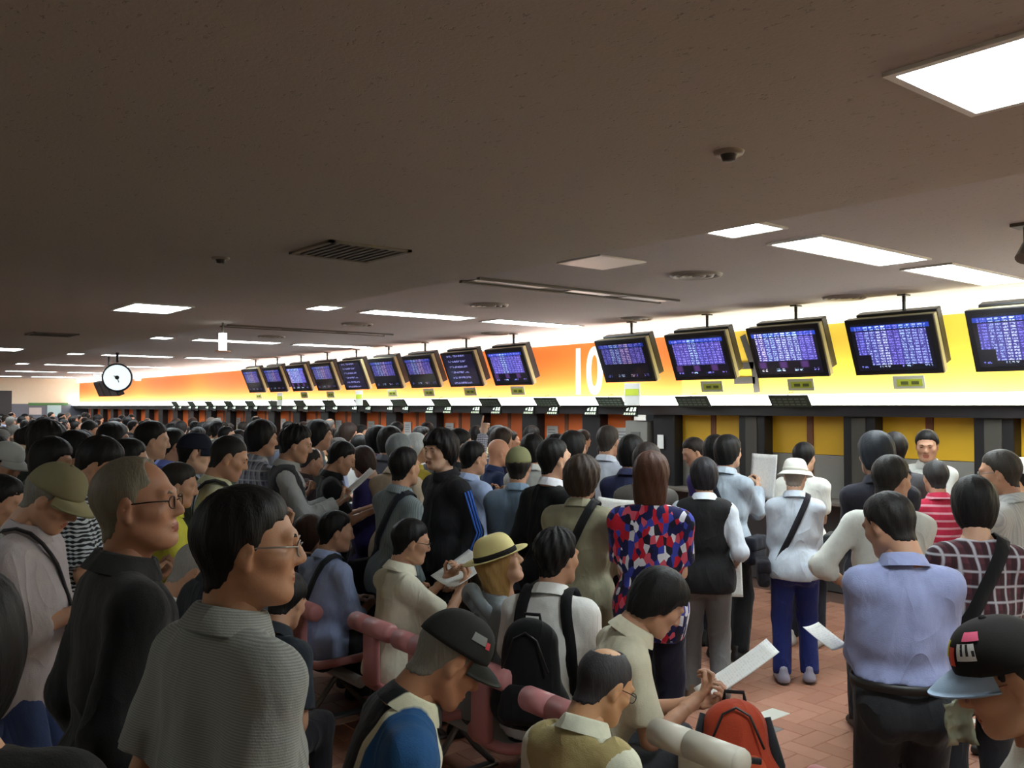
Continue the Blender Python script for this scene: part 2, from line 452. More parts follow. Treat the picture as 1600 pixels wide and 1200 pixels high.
def fill_cap(kind, h):
    """hats in head coordinates: list of (part name, V, Q)"""
    key = ('hat', kind)
    if key in CACHE: return CACHE[key]
    out = []; N_ = 40
    def ring(r, z, sy=1.24, cy=-.014, tilt=0):
        return [(r*math.cos(2*PI*j/N_), cy+r*sy*math.sin(2*PI*j/N_), z+tilt*(r*sy*math.sin(2*PI*j/N_))) for j in range(N_)]
    def rev(prof, sy=1.24, tilt=0):
        V = []
        for r, z in prof: V += ring(r, z, sy, tilt=tilt)
        return np.array(V), np.array(grid_quads(len(prof), N_))
    if kind == 'cap':
        prof = [(.08, .03)]+[(.091*math.cos(a)**.8 if a < 1.5 else .004, .03+.106*math.sin(a)) for a in np.linspace(0, 1.53, 14)]
        V, Q = rev(prof, 1.22, .1); seam = np.abs(np.sin(3*np.arctan2(V[:, 0], V[:, 1]+.014))); V = V*np.array((1, 1, 1)); V[:, 0] *= 1-.012*(1-seam)**6; V[:, 1] = (V[:, 1]+.014)*(1-.012*(1-seam)**6)-.014
        out.append(('crown', V, Q))
        V = []; n = 17; m = 8
        for lay in (0, 1):
            for j in range(m):
                v = j/(m-1)
                for i in range(n):
                    u = (i/(n-1)-.5)*2; a = u*1.12; x = .088*math.sin(a); y0 = -.014+.109*math.cos(a); reach = .078*math.cos(u*PI/2)**.7
                    V.append((x*(1+.06*v), y0+reach*v-.004, .041+.1*(y0+.014)*.4-x*x*3.4*v-.022*v*v-.004*lay-.002))
        Q = []
        for j in range(m-1):
            for i in range(n-1):
                a = j*n+i; Q.append((a, a+1, a+n+1, a+n)); b = n*m+a; Q.append((b, b+n, b+n+1, b+1))
        edge = [(m-1)*n+i for i in range(n)]
        for a, b in zip(edge, edge[1:]): Q.append((b, a, a+n*m, b+n*m))
        out.append(('brim', np.array(V), np.array(Q)))
        out.append(('button', *rev([(.001, .143), (.007, .141), (.009, .136), (.009, .131)], 1.0)))
    else:
        zc = .028; flat = kind == 'straw'; top = .118 if flat else .105
        prof = [(.082, zc)]+[((.094 if flat else .092)*math.cos(a)**(.5 if flat else .42), zc+top*math.sin(a)) for a in np.linspace(0, 1.5, 14)]+[(.002, zc+top*(.97 if flat else .86))]
        out.append(('crown', *rev(prof, 1.2)))
        br = .15 if flat else .132; dz = .010 if flat else -.03
        out.append(('brim', *rev([(.08, zc+.002), (.095, zc+.004), ((.095+br)/2, zc+.003+dz*.5), (br, zc+.003+dz), (br+.002, zc+dz), (br, zc-.003+dz), ((.095+br)/2, zc-.004+dz*.5), (.08, zc-.004)], 1.16)))
        k = .0965 if flat else .0945
        out.append(('band', *rev([(k-.006, zc+.003), (k, zc+.005), (k-.001, zc+.03), (k-.007, zc+.033)], 1.2)))
    CACHE[key] = out; return out

# ------------------------------------------------------------------ people
def rx(a): c, s = math.cos(a), math.sin(a); return np.array([[1, 0, 0], [0, c, -s], [0, s, c]])
def rzm(a): c, s = math.cos(a), math.sin(a); return np.array([[c, -s, 0], [s, c, 0], [0, 0, 1]])
def rym(a): c, s = math.cos(a), math.sin(a); return np.array([[c, 0, s], [0, 1, 0], [-s, 0, c]])
def unit(v): v = np.array(v, float); return v/np.linalg.norm(v)

def ik(S, W, L1, L2, hint):
    S = np.array(S, float); W = np.array(W, float); v = W-S; D = np.linalg.norm(v); Dm = (L1+L2)*.995
    if D > Dm: W = S+v/D*Dm; v = W-S; D = Dm
    u = v/D; a = (L1*L1-L2*L2+D*D)/(2*D); hh = math.sqrt(max(L1*L1-a*a, 1e-8))
    n = np.array(hint, float); n = n-u*(n @ u); n = unit(n)
    return S+u*a+n*hh, W

ARMS = {   # wrist target for the right hand in body space (x right, y forward), elbow hint, hand pose, palm normal
 'down':  ((.212, .03, .845), (.2, -1, 0), 'relax', (-1, .1, 0)),
 'read':  ((.10, .33, 1.17), (.22, -.4, -1), 'grip', (-.45, .3, .8)),
 'high':  ((.12, .33, 1.30), (.25, -.3, -1), 'grip', (-.6, .5, .5)),
 'low':   ((.09, .29, 1.04), (.2, -.8, -.5), 'grip', (-.5, .3, .9)),
 'cross': ((-.06, .20, 1.13), (.45, -.2, -.8), 'relax', (0, -1, .2)),
 'hip':   ((.17, .05, .98), (1, -.55, .1), 'fist', (-.5, -.6, 0)),
 'pocket': ((.215, .07, .83), (.7, -1, 0), 'fist', (-1, 0, 0)),
 'point': ((.20, .30, 1.78), (.6, .2, -.6), 'point', (-.5, .6, -.5)),
 'lap':   ((.09, .30, .66), (.35, -.6, -.3), 'relax', (-.3, .2, -1)),
 'lapread': ((.10, .36, .80), (.3, -.6, -.5), 'grip', (-.5, .2, .9)),
 'lapreadhi': ((.10, .38, .86), (.3, -.6, -.5), 'grip', (-.5, .2, .9)),
 'behind': ((.04, -.17, .95), (.9, -.6, 0), 'relax', (0, 1, 0)),
}

def solid(mb_mesh, name, parent): return link(mb_mesh, name, parent)

def paste(parts):
    """join [(V,Q,mi)] arrays"""
    Vs, Qs, Ms, n = [], [], [], 0
    for V, Q, mi in parts:
        Vs.append(V); Qs.append(Q+n); Ms.append(np.zeros(len(Q), int)+mi); n += len(V)
    return np.concatenate(Vs), np.concatenate(Qs), np.concatenate(Ms)

class Person: pass

def person(label, X, Y, top, face, arms=('down', 'down'), lean=0, side=0, head=(0, 0), sit=False, build=1.0,
           hair=('short', (22, 19, 18)), skn=(205, 160, 128), shirt=((120, 120, 120),), sleeve='short', hem=None, collar=True, loose=.018,
           trous=(40, 40, 46), shoes=((35, 32, 30), (30, 28, 26)), vest=None, hat=None, glasses=None, seed=0, q=1.0, group=None, skirt=None, belt=False,
           eyes=False, wr=None, wl=None, stride=.0, hood=False, scalepose=None, wrinkle=1.0):
    """one person. face = heading in degrees, 0 looks at the counter wall (+Y); top = height of the crown above the floor"""
    hz = .45 if sit else .90
    P0 = np.array((0, 0, hz))
    Rl = rx(-R(lean)) @ rym(R(side))
    up = lambda v: P0+Rl @ np.array(v, float)
    b = build
    N = up((0, -.012, .53)); Rn = rx(-R(lean*.75)) @ rym(R(side*.6))
    HP = N+Rn @ np.array((0, .018, .06))
    Rh = rx(-R(lean*.35)) @ rzm(R(head[1])) @ rx(-R(head[0]))
    HO = HP+Rh @ np.array((0, .028, .098))
    S = {1: up((.160*b, -.015, .440)), -1: up((-.160*b, -.015, .440))}
    fw_sh = .02 if lean > 10 else 0
    arm = {}
    for sgn, nm, ov in ((1, arms[0], wr), (-1, arms[1], wl)):
        t, hint, hp, pn = ARMS[nm]
        t = np.array(t, float)
        if sit and t[2] > .9 : t = t-np.array((0, 0, .45))
        if sit and nm in ('down',): t = np.array((.23, .1, .5))
        if nm not in ('lap', 'lapread', 'lapreadhi', 'down', 'pocket'): t = P0+Rl @ (t-np.array((0, 0, hz))) if not sit else t+np.array((0, math.sin(R(lean))*.4, -.02))
        if ov is not None: t = np.array(ov, float); t[0] *= sgn
        m = np.array((sgn, 1, 1)); E, W = ik(S[sgn], t*m, .285, .25, np.array(hint)*m)
        arm[sgn] = (E, W, hp, np.array(pn)*m)
    leg = {}
    for sgn in (1, -1):
        Hj = P0+np.array((sgn*.088*b, -.01, -.01))
        if sit:
            K = np.array((sgn*.115, .40, .47)); A = np.array((sgn*.12, .37+.05*sgn*stride, .085))
        else:
            A = np.array((sgn*.105, sgn*stride, .085)); K, A = ik(Hj, A, .415, .415, (0, 1, 0))
        leg[sgn] = (Hj, K, A)
    # --- primitives
    tor = [Cap(P0+(-.07*b, -.005, .0), P0+(.07*b, -.005, .0), .1*b),
           Cap(up((0, .005, .06)), up((0, .008, .2)), .10*b, .102*b, 1.25), Cap(up((0, .005, .26)), up((0, -.002, .385)), .108*b, .100*b, 1.33)]
    gir = [Cap(up((0, -.012, .45)), S[1], .06, .05), Cap(up((0, -.012, .45)), S[-1], .06, .05), Cap(N+Rn @ np.array((0, -.006, -.035)), up((.115*b, -.018, .458)), .052, .046), Cap(N+Rn @ np.array((0, -.006, -.035)), up((-.115*b, -.018, .458)), .052, .046)]
    but = [Ell(P0+np.array((s*.068*b, -.055 if not sit else -.05, -.045)), (.088*b, .085, .1)) for s in (1, -1)]
    alls = np.array([HO, N, *S.values(), *[a[0] for a in arm.values()], *[a[1] for a in arm.values()], *[p for l in leg.values() for p in l], P0])
    # --- body (skin)
    hb = .026/q
    F = Field(alls.min(0)-.2, alls.max(0)+.16, hb)
    for p in tor+but: F.add(p, .04)
    for p in gir: F.add(p, .04)
    F.add(Cap(N+Rn @ np.array((0, 0, -.05)), HP+(HO-HP)*.25, .06, .054), .03)
    for s in (1, -1):
        E, W = arm[s][0], arm[s][1]; F.add(Cap(S[s], E, .05, .041), .03); F.add(Cap(E, W, .042, .0275), .02)
        Hj, K, A = leg[s]; F.add(Cap(Hj, K, .082, .055), .03); F.add(Cap(K, A, .055, .037), .02); F.add(Cap(A, A+np.array((0, .1, -.055)), .035, .028), .02)
    Vb, Qb = F.mesh()
    hh = .007/q
    Vh, Qh, lip = head_mesh(round(hh, 4))
    Vh = Vh @ Rh.T+HO
    parts = [(Vb, Qb, 0), (Vh, Qh, lip)]
    for s in (1, -1):
        E, W, hp, pn = arm[s]
        z = unit(W-E); y = unit(pn-z*(pn @ z)); x = np.cross(y, z)
        V, Q = hand_mesh(hp, .005 if q >= .95 else .007)
        V = V.copy()
        if s < 0: V[:, 0] *= -1; Q = Q[:, ::-1]
        parts.append((V @ np.stack([x, y, z])+W, Q, 0))
    V, Q, M = paste(parts)
    sk = skin(skn); lp = skin((max(0, skn[0]-30), max(0, skn[1]-52), max(0, skn[2]-42)))
    cover = {'none': 0, 'short': .013, 'medium': .019, 'bob': .02, 'long': .018, 'buzz': .005, 'bald': .004, 'ring': 0, 'spiky': .022, 'mop': .032, 'thin': .008}[hair[0]]
    if hat: cover = .02
    sc = (top-cover)/(HO+Rh @ np.array((0, -.014, .118)))[2]
    ofs = rzm(R(face)) @ np.array((HO[0], HO[1], 0))*sc; X -= ofs[0]; Y -= ofs[1]
    root = link(np_mesh('person', V, Q, [sk, lp], True, M), 'person')
    root.location = (X, Y, 0); root.rotation_euler = (0, 0, R(face)); root.scale = (sc, sc, sc)
    tag(root, label, 'person', group)
    p = Person(); p.root = root; p.P0, p.N, p.HO, p.HP, p.Rh, p.Rn, p.S, p.arm, p.leg, p.up, p.sc, p.Rl = P0, N, HO, HP, Rh, Rn, S, arm, leg, up, sc, Rl
    p.tor = tor+gir; p.loose = loose
    p.mat4 = Matrix.Translation((X, Y, 0)) @ Matrix.Rotation(R(face), 4, 'Z') @ Matrix.Diagonal((sc, sc, sc, 1))
    # --- shirt
    hs = .0165/q
    hem = (hz-.13 if not sit else hz-.06) if hem is None else hem
    F = Field(alls.min(0)-.22, alls.max(0)+.12, hs)
    L = loose
    for pr in tor: F.add(pr, .05, L)
    F.add(Cap(P0+(0, -.012, .03), P0+(0, -.012, -.12), .112*b, .115*b, 1.42), .05, L-.006)
    if hem < hz-.04:
        for pr in but: F.add(pr, .06, .026 if not sit else .03)
    for pr in gir: F.add(pr, .035, L*.6)
    for s in (1, -1):
        E, W = arm[s][0], arm[s][1]; u = unit(E-S[s])
        if sleeve == 'none': continue
        if sleeve == 'short':
            e = S[s]+(E-S[s])*.78; F.add(Cap(S[s], E, .046, .056), .04, L, cut=(e, u))
        else:
            F.add(Cap(S[s], E, .045, .045), .04, L*.8)
            e = E+(W-E)*(.93 if sleeve == 'long' else .35); F.add(Cap(E, W, .046, .036), .025, L*.8, cut=(e, unit(W-E)))
    PP = F.all()
    low = PP[..., 2] < hem
    F.d = np.maximum(F.d, hem-PP[..., 2])
    nk = N+Rn @ np.array((0, 0, .006)); F.d = np.maximum(F.d, np.where(np.abs(PP[..., 0]-nk[0]) < .09, ((PP-nk) @ Rn[:, 2]), -1))
    band = np.abs(F.d) < .06
    nz = waves(PP[band], seed+3, 34, (1, 1, .55))+.6*waves(PP[band], seed+4, 70, (1, 1, .8))
    F.d[band] += .007*wrinkle*nz
    Vs, Qs = F.mesh()
    sm = cloth(*shirt)
    link(np_mesh('shirt', Vs, Qs, sm), 'shirt', root)
    if collar:
        mb = MB(); T = Matrix.Translation(Vector(N)+Vector(Rn @ np.array((0, .004, -.006)))) @ Matrix(Rn.tolist()).to_4x4() @ Matrix.Rotation(R(-14), 4, 'X') @ Matrix.Diagonal((1.06, 1.08, 1, 1))
        mb.lathe([(.094, -.012), (.092, -.004), (.074, .034), (.068, .041), (.063, .039), (.061, .02), (.066, -.02)], 28, T=T)
        mb.build('collar', sm, root, True)
    if hood:
        mb = MB(); T = Matrix.Translation(Vector(up((0, -.1, .46)))) @ Matrix.Rotation(R(-62), 4, 'X')
        mb.tube([T @ Vector((.1*math.cos(a), .1*math.sin(a), .01*math.sin(3*a))) for a in [2*PI*i/20 for i in range(20)]], .032, 10, closed=True)
        mb.build('hood', sm, root, True)
    if vest:
        F = Field(up((0, 0, .2))-np.array((.32, .42, .5)), up((0, 0, .2))+np.array((.32, .42, .42)), hs)
        for pr in tor: F.add(pr, .05, L+.011)
        if not sit:
            F.add(Cap(P0+(0, -.012, .03), P0+(0, -.012, -.12), .112*b, .115*b, 1.42), .05, L+.006)
            for pr in but: F.add(pr, .06, .036)
        for pr in gir[:2]: F.add(Cap(pr.a, pr.a+(pr.b-pr.a)*.9, pr.ra, pr.rb), .05, L*.6+.011)
        for pr in gir[2:]: F.add(pr, .05, L*.6+.009)
        PP = F.all(); F.d = np.maximum(F.d, hem-.05-PP[..., 2])
        nk = N+Rn @ np.array((0, 0, .012)); F.d = np.maximum(F.d, np.where(np.abs(PP[..., 0]-nk[0]) < .1, (PP-nk) @ Rn[:, 2], -1))
        F.d = np.maximum(F.d, -np.maximum(np.maximum(np.abs(PP[..., 0])-.035-.25*np.maximum(PP[..., 2]-hz-.2, 0), .05-PP[..., 1]), -1))
        link(np_mesh('vest', *F.mesh(), cloth(*vest)), 'vest', root)
    # --- trousers
    F = Field(np.minimum(leg[1][2], leg[-1][2])*np.array((1, 1, 1))-np.array((.2, .3, .1)) if not sit else np.array((-.3, -.3, .0)), np.array((.34, .62, hz+.14)), .021/q)
    F.add(Cap(P0+(-.07*b, -.005, .02), P0+(.07*b, -.005, .02), .104*b), .04, .008)
    for pr in but: F.add(pr, .05, .01)
    for s in (1, -1):
        Hj, K, A = leg[s]; F.add(Cap(Hj, K, .086, .066), .03, .012); e = A+(A-K)*.05; F.add(Cap(K, A+(A-K)*.2, .064, .06), .03, .01, cut=(e, unit(A-K)))
    PP = F.all(); F.d = np.maximum(F.d, PP[..., 2]-(hz+.085)); F.d = np.maximum(F.d, .012-PP[..., 2])
    band = np.abs(F.d) < .06; F.d[band] += .004*wrinkle*waves(PP[band], seed+9, 30, (1, 1, .7))
    tm = cloth(trous) if not isinstance(trous[0], tuple) else cloth(*trous)
    link(np_mesh('trousers', *F.mesh(), tm), 'trousers', root)
    if skirt:
        mb = MB(); z0 = hz+.02
        n = 40; prof = [(0, .12), (.1, .155), (.25, .19), (.34, .2)]
        V = []; Fc = []
        for i, (dz, r) in enumerate(prof):
            for j in range(n):
                a = 2*PI*j/n; rr = r*(1+.05*math.sin(9*a)*dz*3); V.append((rr*1.15*math.cos(a), rr*math.sin(a)-.01, z0-dz))
        for i in range(len(prof)-1): Fc += [(i*n+j, i*n+(j+1) % n, (i+1)*n+(j+1) % n, (i+1)*n+j) for j in range(n)]
        mb.add(V, Fc); mb.build('skirt', cloth(skirt), root, True)
        mb = MB(); mb.lathe([(.232, 0), (.236, -.05), (.229, -.05), (.226, 0)], 40, T=Matrix.Translation((0, -.01, z0-.33))); mb.build('skirt_frill', cloth((205, 200, 195)), root, True)
    if belt:
        mb = MB(); T = Matrix.Translation(P0+np.array((0, -.006, .072))) @ Matrix.Diagonal((1.56*b, 1.13*b, 1, 1))
        mb.lathe([(.126, -.017), (.13, -.017), (.13, .017), (.126, .017)], 36, T=T); mb.build('belt', plain('belt_leather', (28, 24, 22), .45), root, True)
    # --- shoes
    Vs, Qs, ms = shoe_mesh(.009 if q > .9 else .013)
    for s in (1, -1):
        A = leg[s][2]; a = -s*R(10); V = Vs @ rzm(a).T+np.array((A[0], A[1], 0 if not sit else 0))
        link(np_mesh('shoe', V, Qs, [plain('shoe_%d_%d_%d' % shoes[0], shoes[0], .5), plain('sole_%d_%d_%d' % shoes[1], shoes[1], .6)], True, ms), 'shoe', root)
    # --- head details
    if hair[0] != 'none':
        st, hc = hair
        V, Q = hair_mesh(st, round(.0072/q, 4), 1+seed % 3)
        if hat in ('cap', 'bucket', 'straw'):                 # hair is pressed flat under the hat
            V = V.copy(); f = np.clip((V[:, 2]-.02)/.04, 0, 1)[:, None]; V = V*(1-f)+(V*np.array((.86, .86, .9)))*f
        link(np_mesh('hair', V @ Rh.T+HO, Q, hairmat(hc)), 'hair', root)
    if eyes:
        T = Matrix.Translation(HO) @ Matrix(Rh.tolist()).to_4x4()
        for s in (-1, 1):
            bm = bmesh.new(); bmesh.ops.create_uvsphere(bm, u_segments=14, v_segments=10, radius=1)
            for v in bm.verts: v.co = T @ Vector((s*.0325+v.co.x*.0128, .0815+v.co.y*.0085-abs(v.co.x)*.002, .003+v.co.z*.0048))
            me = bpy.data.meshes.new('eye'); bm.to_mesh(me); bm.free(); me.materials.append(plain('eyeball', (52, 44, 40), .2)); link(me, 'eye', root)
            mb = MB(); mb.tube([T @ Vector((s*x, y, z)) for x, y, z in ((.014, .0935, .022), (.03, .0915, .027), (.046, .082, .0225))], [.0032, .0036, .002], 6)
            mb.build('eyebrow', hairmat(hair[1] if hair[0] != 'none' else (40, 36, 34)), root, True)
    if glasses:
        T = Matrix.Translation(HO) @ Matrix(Rh.tolist()).to_4x4(); mb = MB()
        for s in (-1, 1):
            mb.tube([T @ Vector((s*.034+.0235*math.cos(a), .103-.006*abs(math.cos(a)), .0+.0165*math.sin(a))) for a in [2*PI*i/18 for i in range(18)]], .0016, 6, closed=True)
            mb.tube([T @ Vector(v) for v in ((s*.057, .098, .006), (s*.074, .06, .008), (s*.08, .0, .006), (s*.08, -.02, -.012))], .0019, 6)
        mb.tube([T @ Vector(v) for v in ((-.011, .104, .004), (0, .108, .007), (.011, .104, .004))], .0015, 6)
        mb.build('glasses', plain('glasses_frame_%d_%d_%d' % glasses, glasses, .3, .6), root, True)
    if hat:
        hm, hm2, hm3 = p_hat = (shirt_hat(hat, sm))
        for nm, V, Q in fill_cap({'cap': 'cap', 'bucket': 'bucket', 'straw': 'straw'}[hat], round(.007/q, 4)):
            mm = {'crown': hm, 'brim': hm2, 'button': hm, 'band': hm3}[nm]
            if nm == 'crown': par = link(np_mesh('hat_crown', V @ Rh.T+HO, Q, mm), 'hat', root)
            else: link(np_mesh('hat_'+nm, V @ Rh.T+HO, Q, mm), nm, par)
        p.hat = par
    return p

HATCOL = [None]
def shirt_hat(kind, sm):
    c = HATCOL[0] or ((150, 145, 110),)*3
    return tuple(hat_cloth(x) for x in c)

def with_hat(c1, c2=None, c3=None): HATCOL[0] = (c1, c2 or c1, c3 or c1)

# ------------------------------------------------------------------ things people hold or carry
def world_thing(p, name, label, cat, origin, group=None):
    """top-level empty whose axes are the person's, standing at origin (person space)"""
    e = bpy.data.objects.new(name, None); COL.objects.link(e); e.empty_display_size = .1
    e.matrix_world = p.mat4 @ Matrix.Translation(origin)
    tag(e, label, cat, group); return e

def sheet_mesh(w, h, bend=.06, fold=0.0, n=10, th=.0012):
    V = []; F = []
    for j in range(n+1):
        for i in range(n+1):
            u = i/n-.5; v = j/n
            x = u*w; y = v*h; z = bend*(4*u*u)*w-.03*math.sin(v*2.2)*h+fold*abs(u)*w
            V.append((x, y, z))
    m = len(V); V += [(x, y, z-th) for x, y, z in V]
    for j in range(n):
        for i in range(n):
            a = j*(n+1)+i; F.append((a, a+1, a+n+2, a+n+1)); F.append((m+a, m+a+n+1, m+a+n+2, m+a+1))
    rim = [j for j in range(n+1)]+[(j)*(n+1)+n for j in range(1, n+1)]+[n*(n+1)+i for i in range(n-1, -1, -1)]+[j*(n+1) for j in range(n-1, 0, -1)]
    for a, b in zip(rim, rim[1:]+rim[:1]): F.append((b, a, m+a, m+b))
    return V, F

def paper_mat():
    if 'newsprint' in MC: return MC['newsprint']
    t = NT('newsprint'); o = t.coords(); x, y, z = t.xyz(o)
    row = t.math('FRACT', t.math('MULTIPLY', y, 90.0)); wn = t.white(t.vec(t.math('FLOOR', t.math('MULTIPLY', x, 160.0)), t.math('FLOOR', t.math('MULTIPLY', y, 90.0)), 0.0))
    col = t.math('FRACT', t.math('MULTIPLY', x, 14.0))
    ink = t.math('MULTIPLY', t.math('MULTIPLY', t.step(row, .5, .1), t.step(wn[0], .45, .02)), t.step(col, .12, .03))
    t.base(t.mix(t.math('MULTIPLY', ink, .14), srgb(232, 232, 228), srgb(90, 90, 92)), .8, .2); MC['newsprint'] = t.m; return t.m

def paper(p, label, pos, w=.27, h=.38, pitch=50, yaw=0, roll=0, fold=0.0, bend=.06, name='newspaper', group=None):
    """a sheet held by person p; pos = its lower edge in person space"""
    V, F = sheet_mesh(w, h, bend, fold)
    o = mesh_obj(name, V, F, paper_mat(), None, True)
    o.matrix_world = p.mat4 @ Matrix.Translation(pos) @ Euler((R(pitch), R(roll), R(yaw))).to_matrix().to_4x4()
    return tag(o, label, 'newspaper' if name == 'newspaper' else 'paper', group)

def strap_loop(p, a, b_, grow, n=40):
    """points on the clothed torso around the plane through a (shoulder) and b_ (hip), as loop of (point, outward normal)"""
    a = np.array(a, float); b_ = np.array(b_, float); ax = unit(b_-a); c = (a+b_)/2
    c = c.copy(); c[1] = p.P0[1]*0+float((p.Rl @ np.array((0, 0, .25)))[1])
    u = ax; v = np.array((0, 1, 0.)); v = unit(v-u*(v @ u)); out = []
    dirs = np.array([u*math.cos(t)+v*math.sin(t) for t in [2*PI*i/n for i in range(n)]])
    def sd(P):
        d = np.full(P.shape[0], 9.)
        for pr in p.tor:
            x = pr.f(P); k = .05; hh = np.maximum(k-np.abs(x-d), 0)/k; d = np.minimum(x, d)-hh*hh*k*.25
        return d-p.loose-grow
    t = np.full(n, .45)
    for _ in range(40): t = t-np.clip(sd(c+dirs*t[:, None]), -.02, .05)*.8
    t = np.clip(t, .05, .45)
    pts = c+dirs*t[:, None]
    return pts, dirs, np.cross(u, v)

def ribbon(mb, pts, outs, width, th, closed=True, m=0):
    V = []; F = []; k = len(pts)
    for i in range(k):
        a = pts[(i+1) % k] if closed or i < k-1 else pts[i]; b = pts[i-1] if closed or i > 0 else pts[i]
        t = unit(a-b); o = outs[i]-t*(outs[i] @ t); o = unit(o); s = np.cross(t, o)*width/2
        V += [pts[i]+s, pts[i]-s, pts[i]-s+o*th, pts[i]+s+o*th]
    for i in range(k if closed else k-1):
        j = (i+1) % k
        for q in range(4): F.append((i*4+q, i*4+(q+1) % 4, j*4+(q+1) % 4, j*4+q))
    mb.add(V, F, m)

def shoulder_bag(p, label, side=1, color=(34, 34, 36), width=.04, size=(.26, .09, .2), bag=True, drop=-.02):
    """cross-body strap from one shoulder to the other hip with its bag"""
    a = p.up((side*.085, -.015, .52)); b = p.up((-side*.17, 0, .0+drop))
    pts, outs, _ = strap_loop(p, a, b, .006)
    zb = p.P0[2]-.12+drop; org = np.array((-side*(.19+.05), -.02, zb))
    e = world_thing(p, 'shoulder_bag', label, 'bag', tuple(org))
    m = cloth(color)
    mb = MB(); ribbon(mb, [q-org for q in pts], outs, width, .004); mb.build('strap', m, e, True)
    if bag:
        mb = MB(); mb.bbox(-size[1]/2, size[1]/2, -size[0]/2, size[0]/2, 0, size[2], .025); mb.build('bag_body', m, e, True)
        mb = MB(); mb.bbox(-size[1]/2-.006, size[1]/2+.006, -size[0]/2-.004, size[0]/2+.004, size[2]*.5, size[2]+.005, .02); mb.build('flap', m, e, True)
    return e

def backpack(loc, rz, label, color, lit=None, w=.31, d=.17, h=.46, tilt=0, p=None, straps=True, name='backpack'):
    """rounded rucksack; local +Y is the side that lies on the back"""
    e = empty(name, loc, rz); e.rotation_euler = (R(tilt), 0, rz); tag(e, label, 'backpack'); m = cloth(color); hs = .012
    def blob(parts, lo, hi, seed, flat=True):
        F = Field(lo, hi, hs)
        for pr, k in parts: F.add(pr, k)
        PP = F.all(); F.d += .004*waves(PP, seed, 34); F.d = np.maximum(F.d, .004-PP[..., 2]); return F.mesh()
    V, Q = blob([(Cap((-w*.28, -d*.1, .1), (w*.28, -d*.1, .1), .09, None, 1.0), .05), (Cap((0, -d*.1, .09), (0, -d*.1, h-.12), w*.36, w*.30, 1.2), .06)], (-w*.8, -d*1.6, -.02), (w*.8, d*1.4, h+.08), 5)
    V[:, 1] *= d/(w*.72)
    link(np_mesh('pack_body', V, Q, m), 'pack_body', e)
    V, Q = blob([(Cap((-w*.2, -d*.75, .09), (w*.2, -d*.75, .09), .055), .04), (Cap((-w*.17, -d*.75, .16), (w*.17, -d*.75, .16), .05), .04)], (-w*.8, -d*2, -.02), (w*.8, d, h*.7), 8)
    V[:, 1] = (V[:, 1]+d*.75)*.7-d*.55
    link(np_mesh('front_pocket', V, Q, cloth(lit or color)), 'front_pocket', e)
    MB().tube([(-.04, d*.1, h-.035), (-.035, d*.1, h-.0), (.035, d*.1, h-.0), (.04, d*.1, h-.035)], .008, 8).build('grab_handle', cloth((26, 26, 28)), e, True)
    mb = MB(); mb.tube([(-w*.3, -d*.52, h*.55), (-w*.15, -d*.5, h*.82), (0, -d*.48, h*.88), (w*.15, -d*.5, h*.82), (w*.3, -d*.52, h*.55)], .005, 6); mb.build('zip', plain('zip_dark', (30, 30, 32), .4), e, True)
    if lit:
        for s_ in (-1, 1): MB().tube([(s_*w*.44, -d*.1, .03), (s_*w*.47, -d*.08, h*.4), (s_*w*.36, -d*.05, h*.8)], [.022, .026, .014], 8).build('side_panel', cloth((34, 34, 38)), e, True)
        MB().tube([(-w*.24, -d*.98, .2), (0, -d*1.06, .205), (w*.24, -d*.98, .2)], .012, 8).build('open_pocket_edge', cloth((30, 28, 30)), e, True)
    if straps and p is not None:
        iv = e.matrix_basis.inverted() @ p.mat4
        for sgn in (1, -1):
            a = p.up((sgn*.095, -.02, .53)); b = p.up((sgn*.15, -.02, .12)); pts, outs, _ = strap_loop(p, a, b, .007, 36)
            A = np.array(iv.to_3x3()); t = np.array(iv.translation)
            mb = MB(); ribbon(mb, [A @ q+t for q in pts], [unit(A @ q) for q in outs], .055, .008); mb.build('shoulder_strap', m, e, True)
    return e

def sling_pack(p, label, color, h=.46, w=.31, drop=.0, lit=None):
    """backpack worn on the back of p"""
    o = p.up((0, -.215, .02+drop)); v = p.mat4 @ Vector(o)
    return backpack(tuple(v), p.root.rotation_euler.z, label, color, lit, w=w, h=h, tilt=0, p=p)

# ================================================================== THE HALL
WY = 8.5            # face of the counter wall
ZF, ZN, YE = 2.97, 2.85, 3.69      # far ceiling, lower near ceiling, edge between them
XL, XR, YB = -37.0, 5.0, -4.5

def ceiling_mat(name, rgb):
    t = NT(name); o = t.coords('Object'); c = srgb(*rgb)
    n1 = t.noise(t.scale(o, (1, 1.6, 1)), 30, 3, .6); n2 = t.noise(t.scale(o, (1.4, .9, 1)), 120, 2)
    pit = t.math('MULTIPLY', t.step(n1, .645, .025), t.step(n2, .45, .1))
    col = t.mix(t.math('MULTIPLY', pit, .5), t.mix(t.noise(o, 1.2, 2), tuple(k*.93 for k in c), c), tuple(k*.35 for k in c))
    t.bump(t.math('SUBTRACT', t.math('MULTIPLY', t.noise(o, 90, 3), .35), t.math('MULTIPLY', pit, .8)), .35, .01); return t.base(col, .95, .1)
M_CN = ceiling_mat('rockwool_near', (188, 184, 176)); M_CF = ceiling_mat('plaster_far', (188, 185, 186))
M_WHITE = plain('white_paint', (225, 225, 220), .5); M_DARK = plain('dark_brown_metal', (34, 31, 34), .45, vary=.15); M_BLACK = plain('black_plastic', (22, 22, 24), .4)
M_GREY = plain('grey_panel', (142, 140, 134), .5, vary=.06); M_CREAM = plain('cream_wall', (222, 212, 190), .7, vary=.04)

def structure(name, mb, m, parent=None, kind=True):
    o = mb.build(name, m, parent)
    if kind and parent is None: o['kind'] = 'structure'
    return o

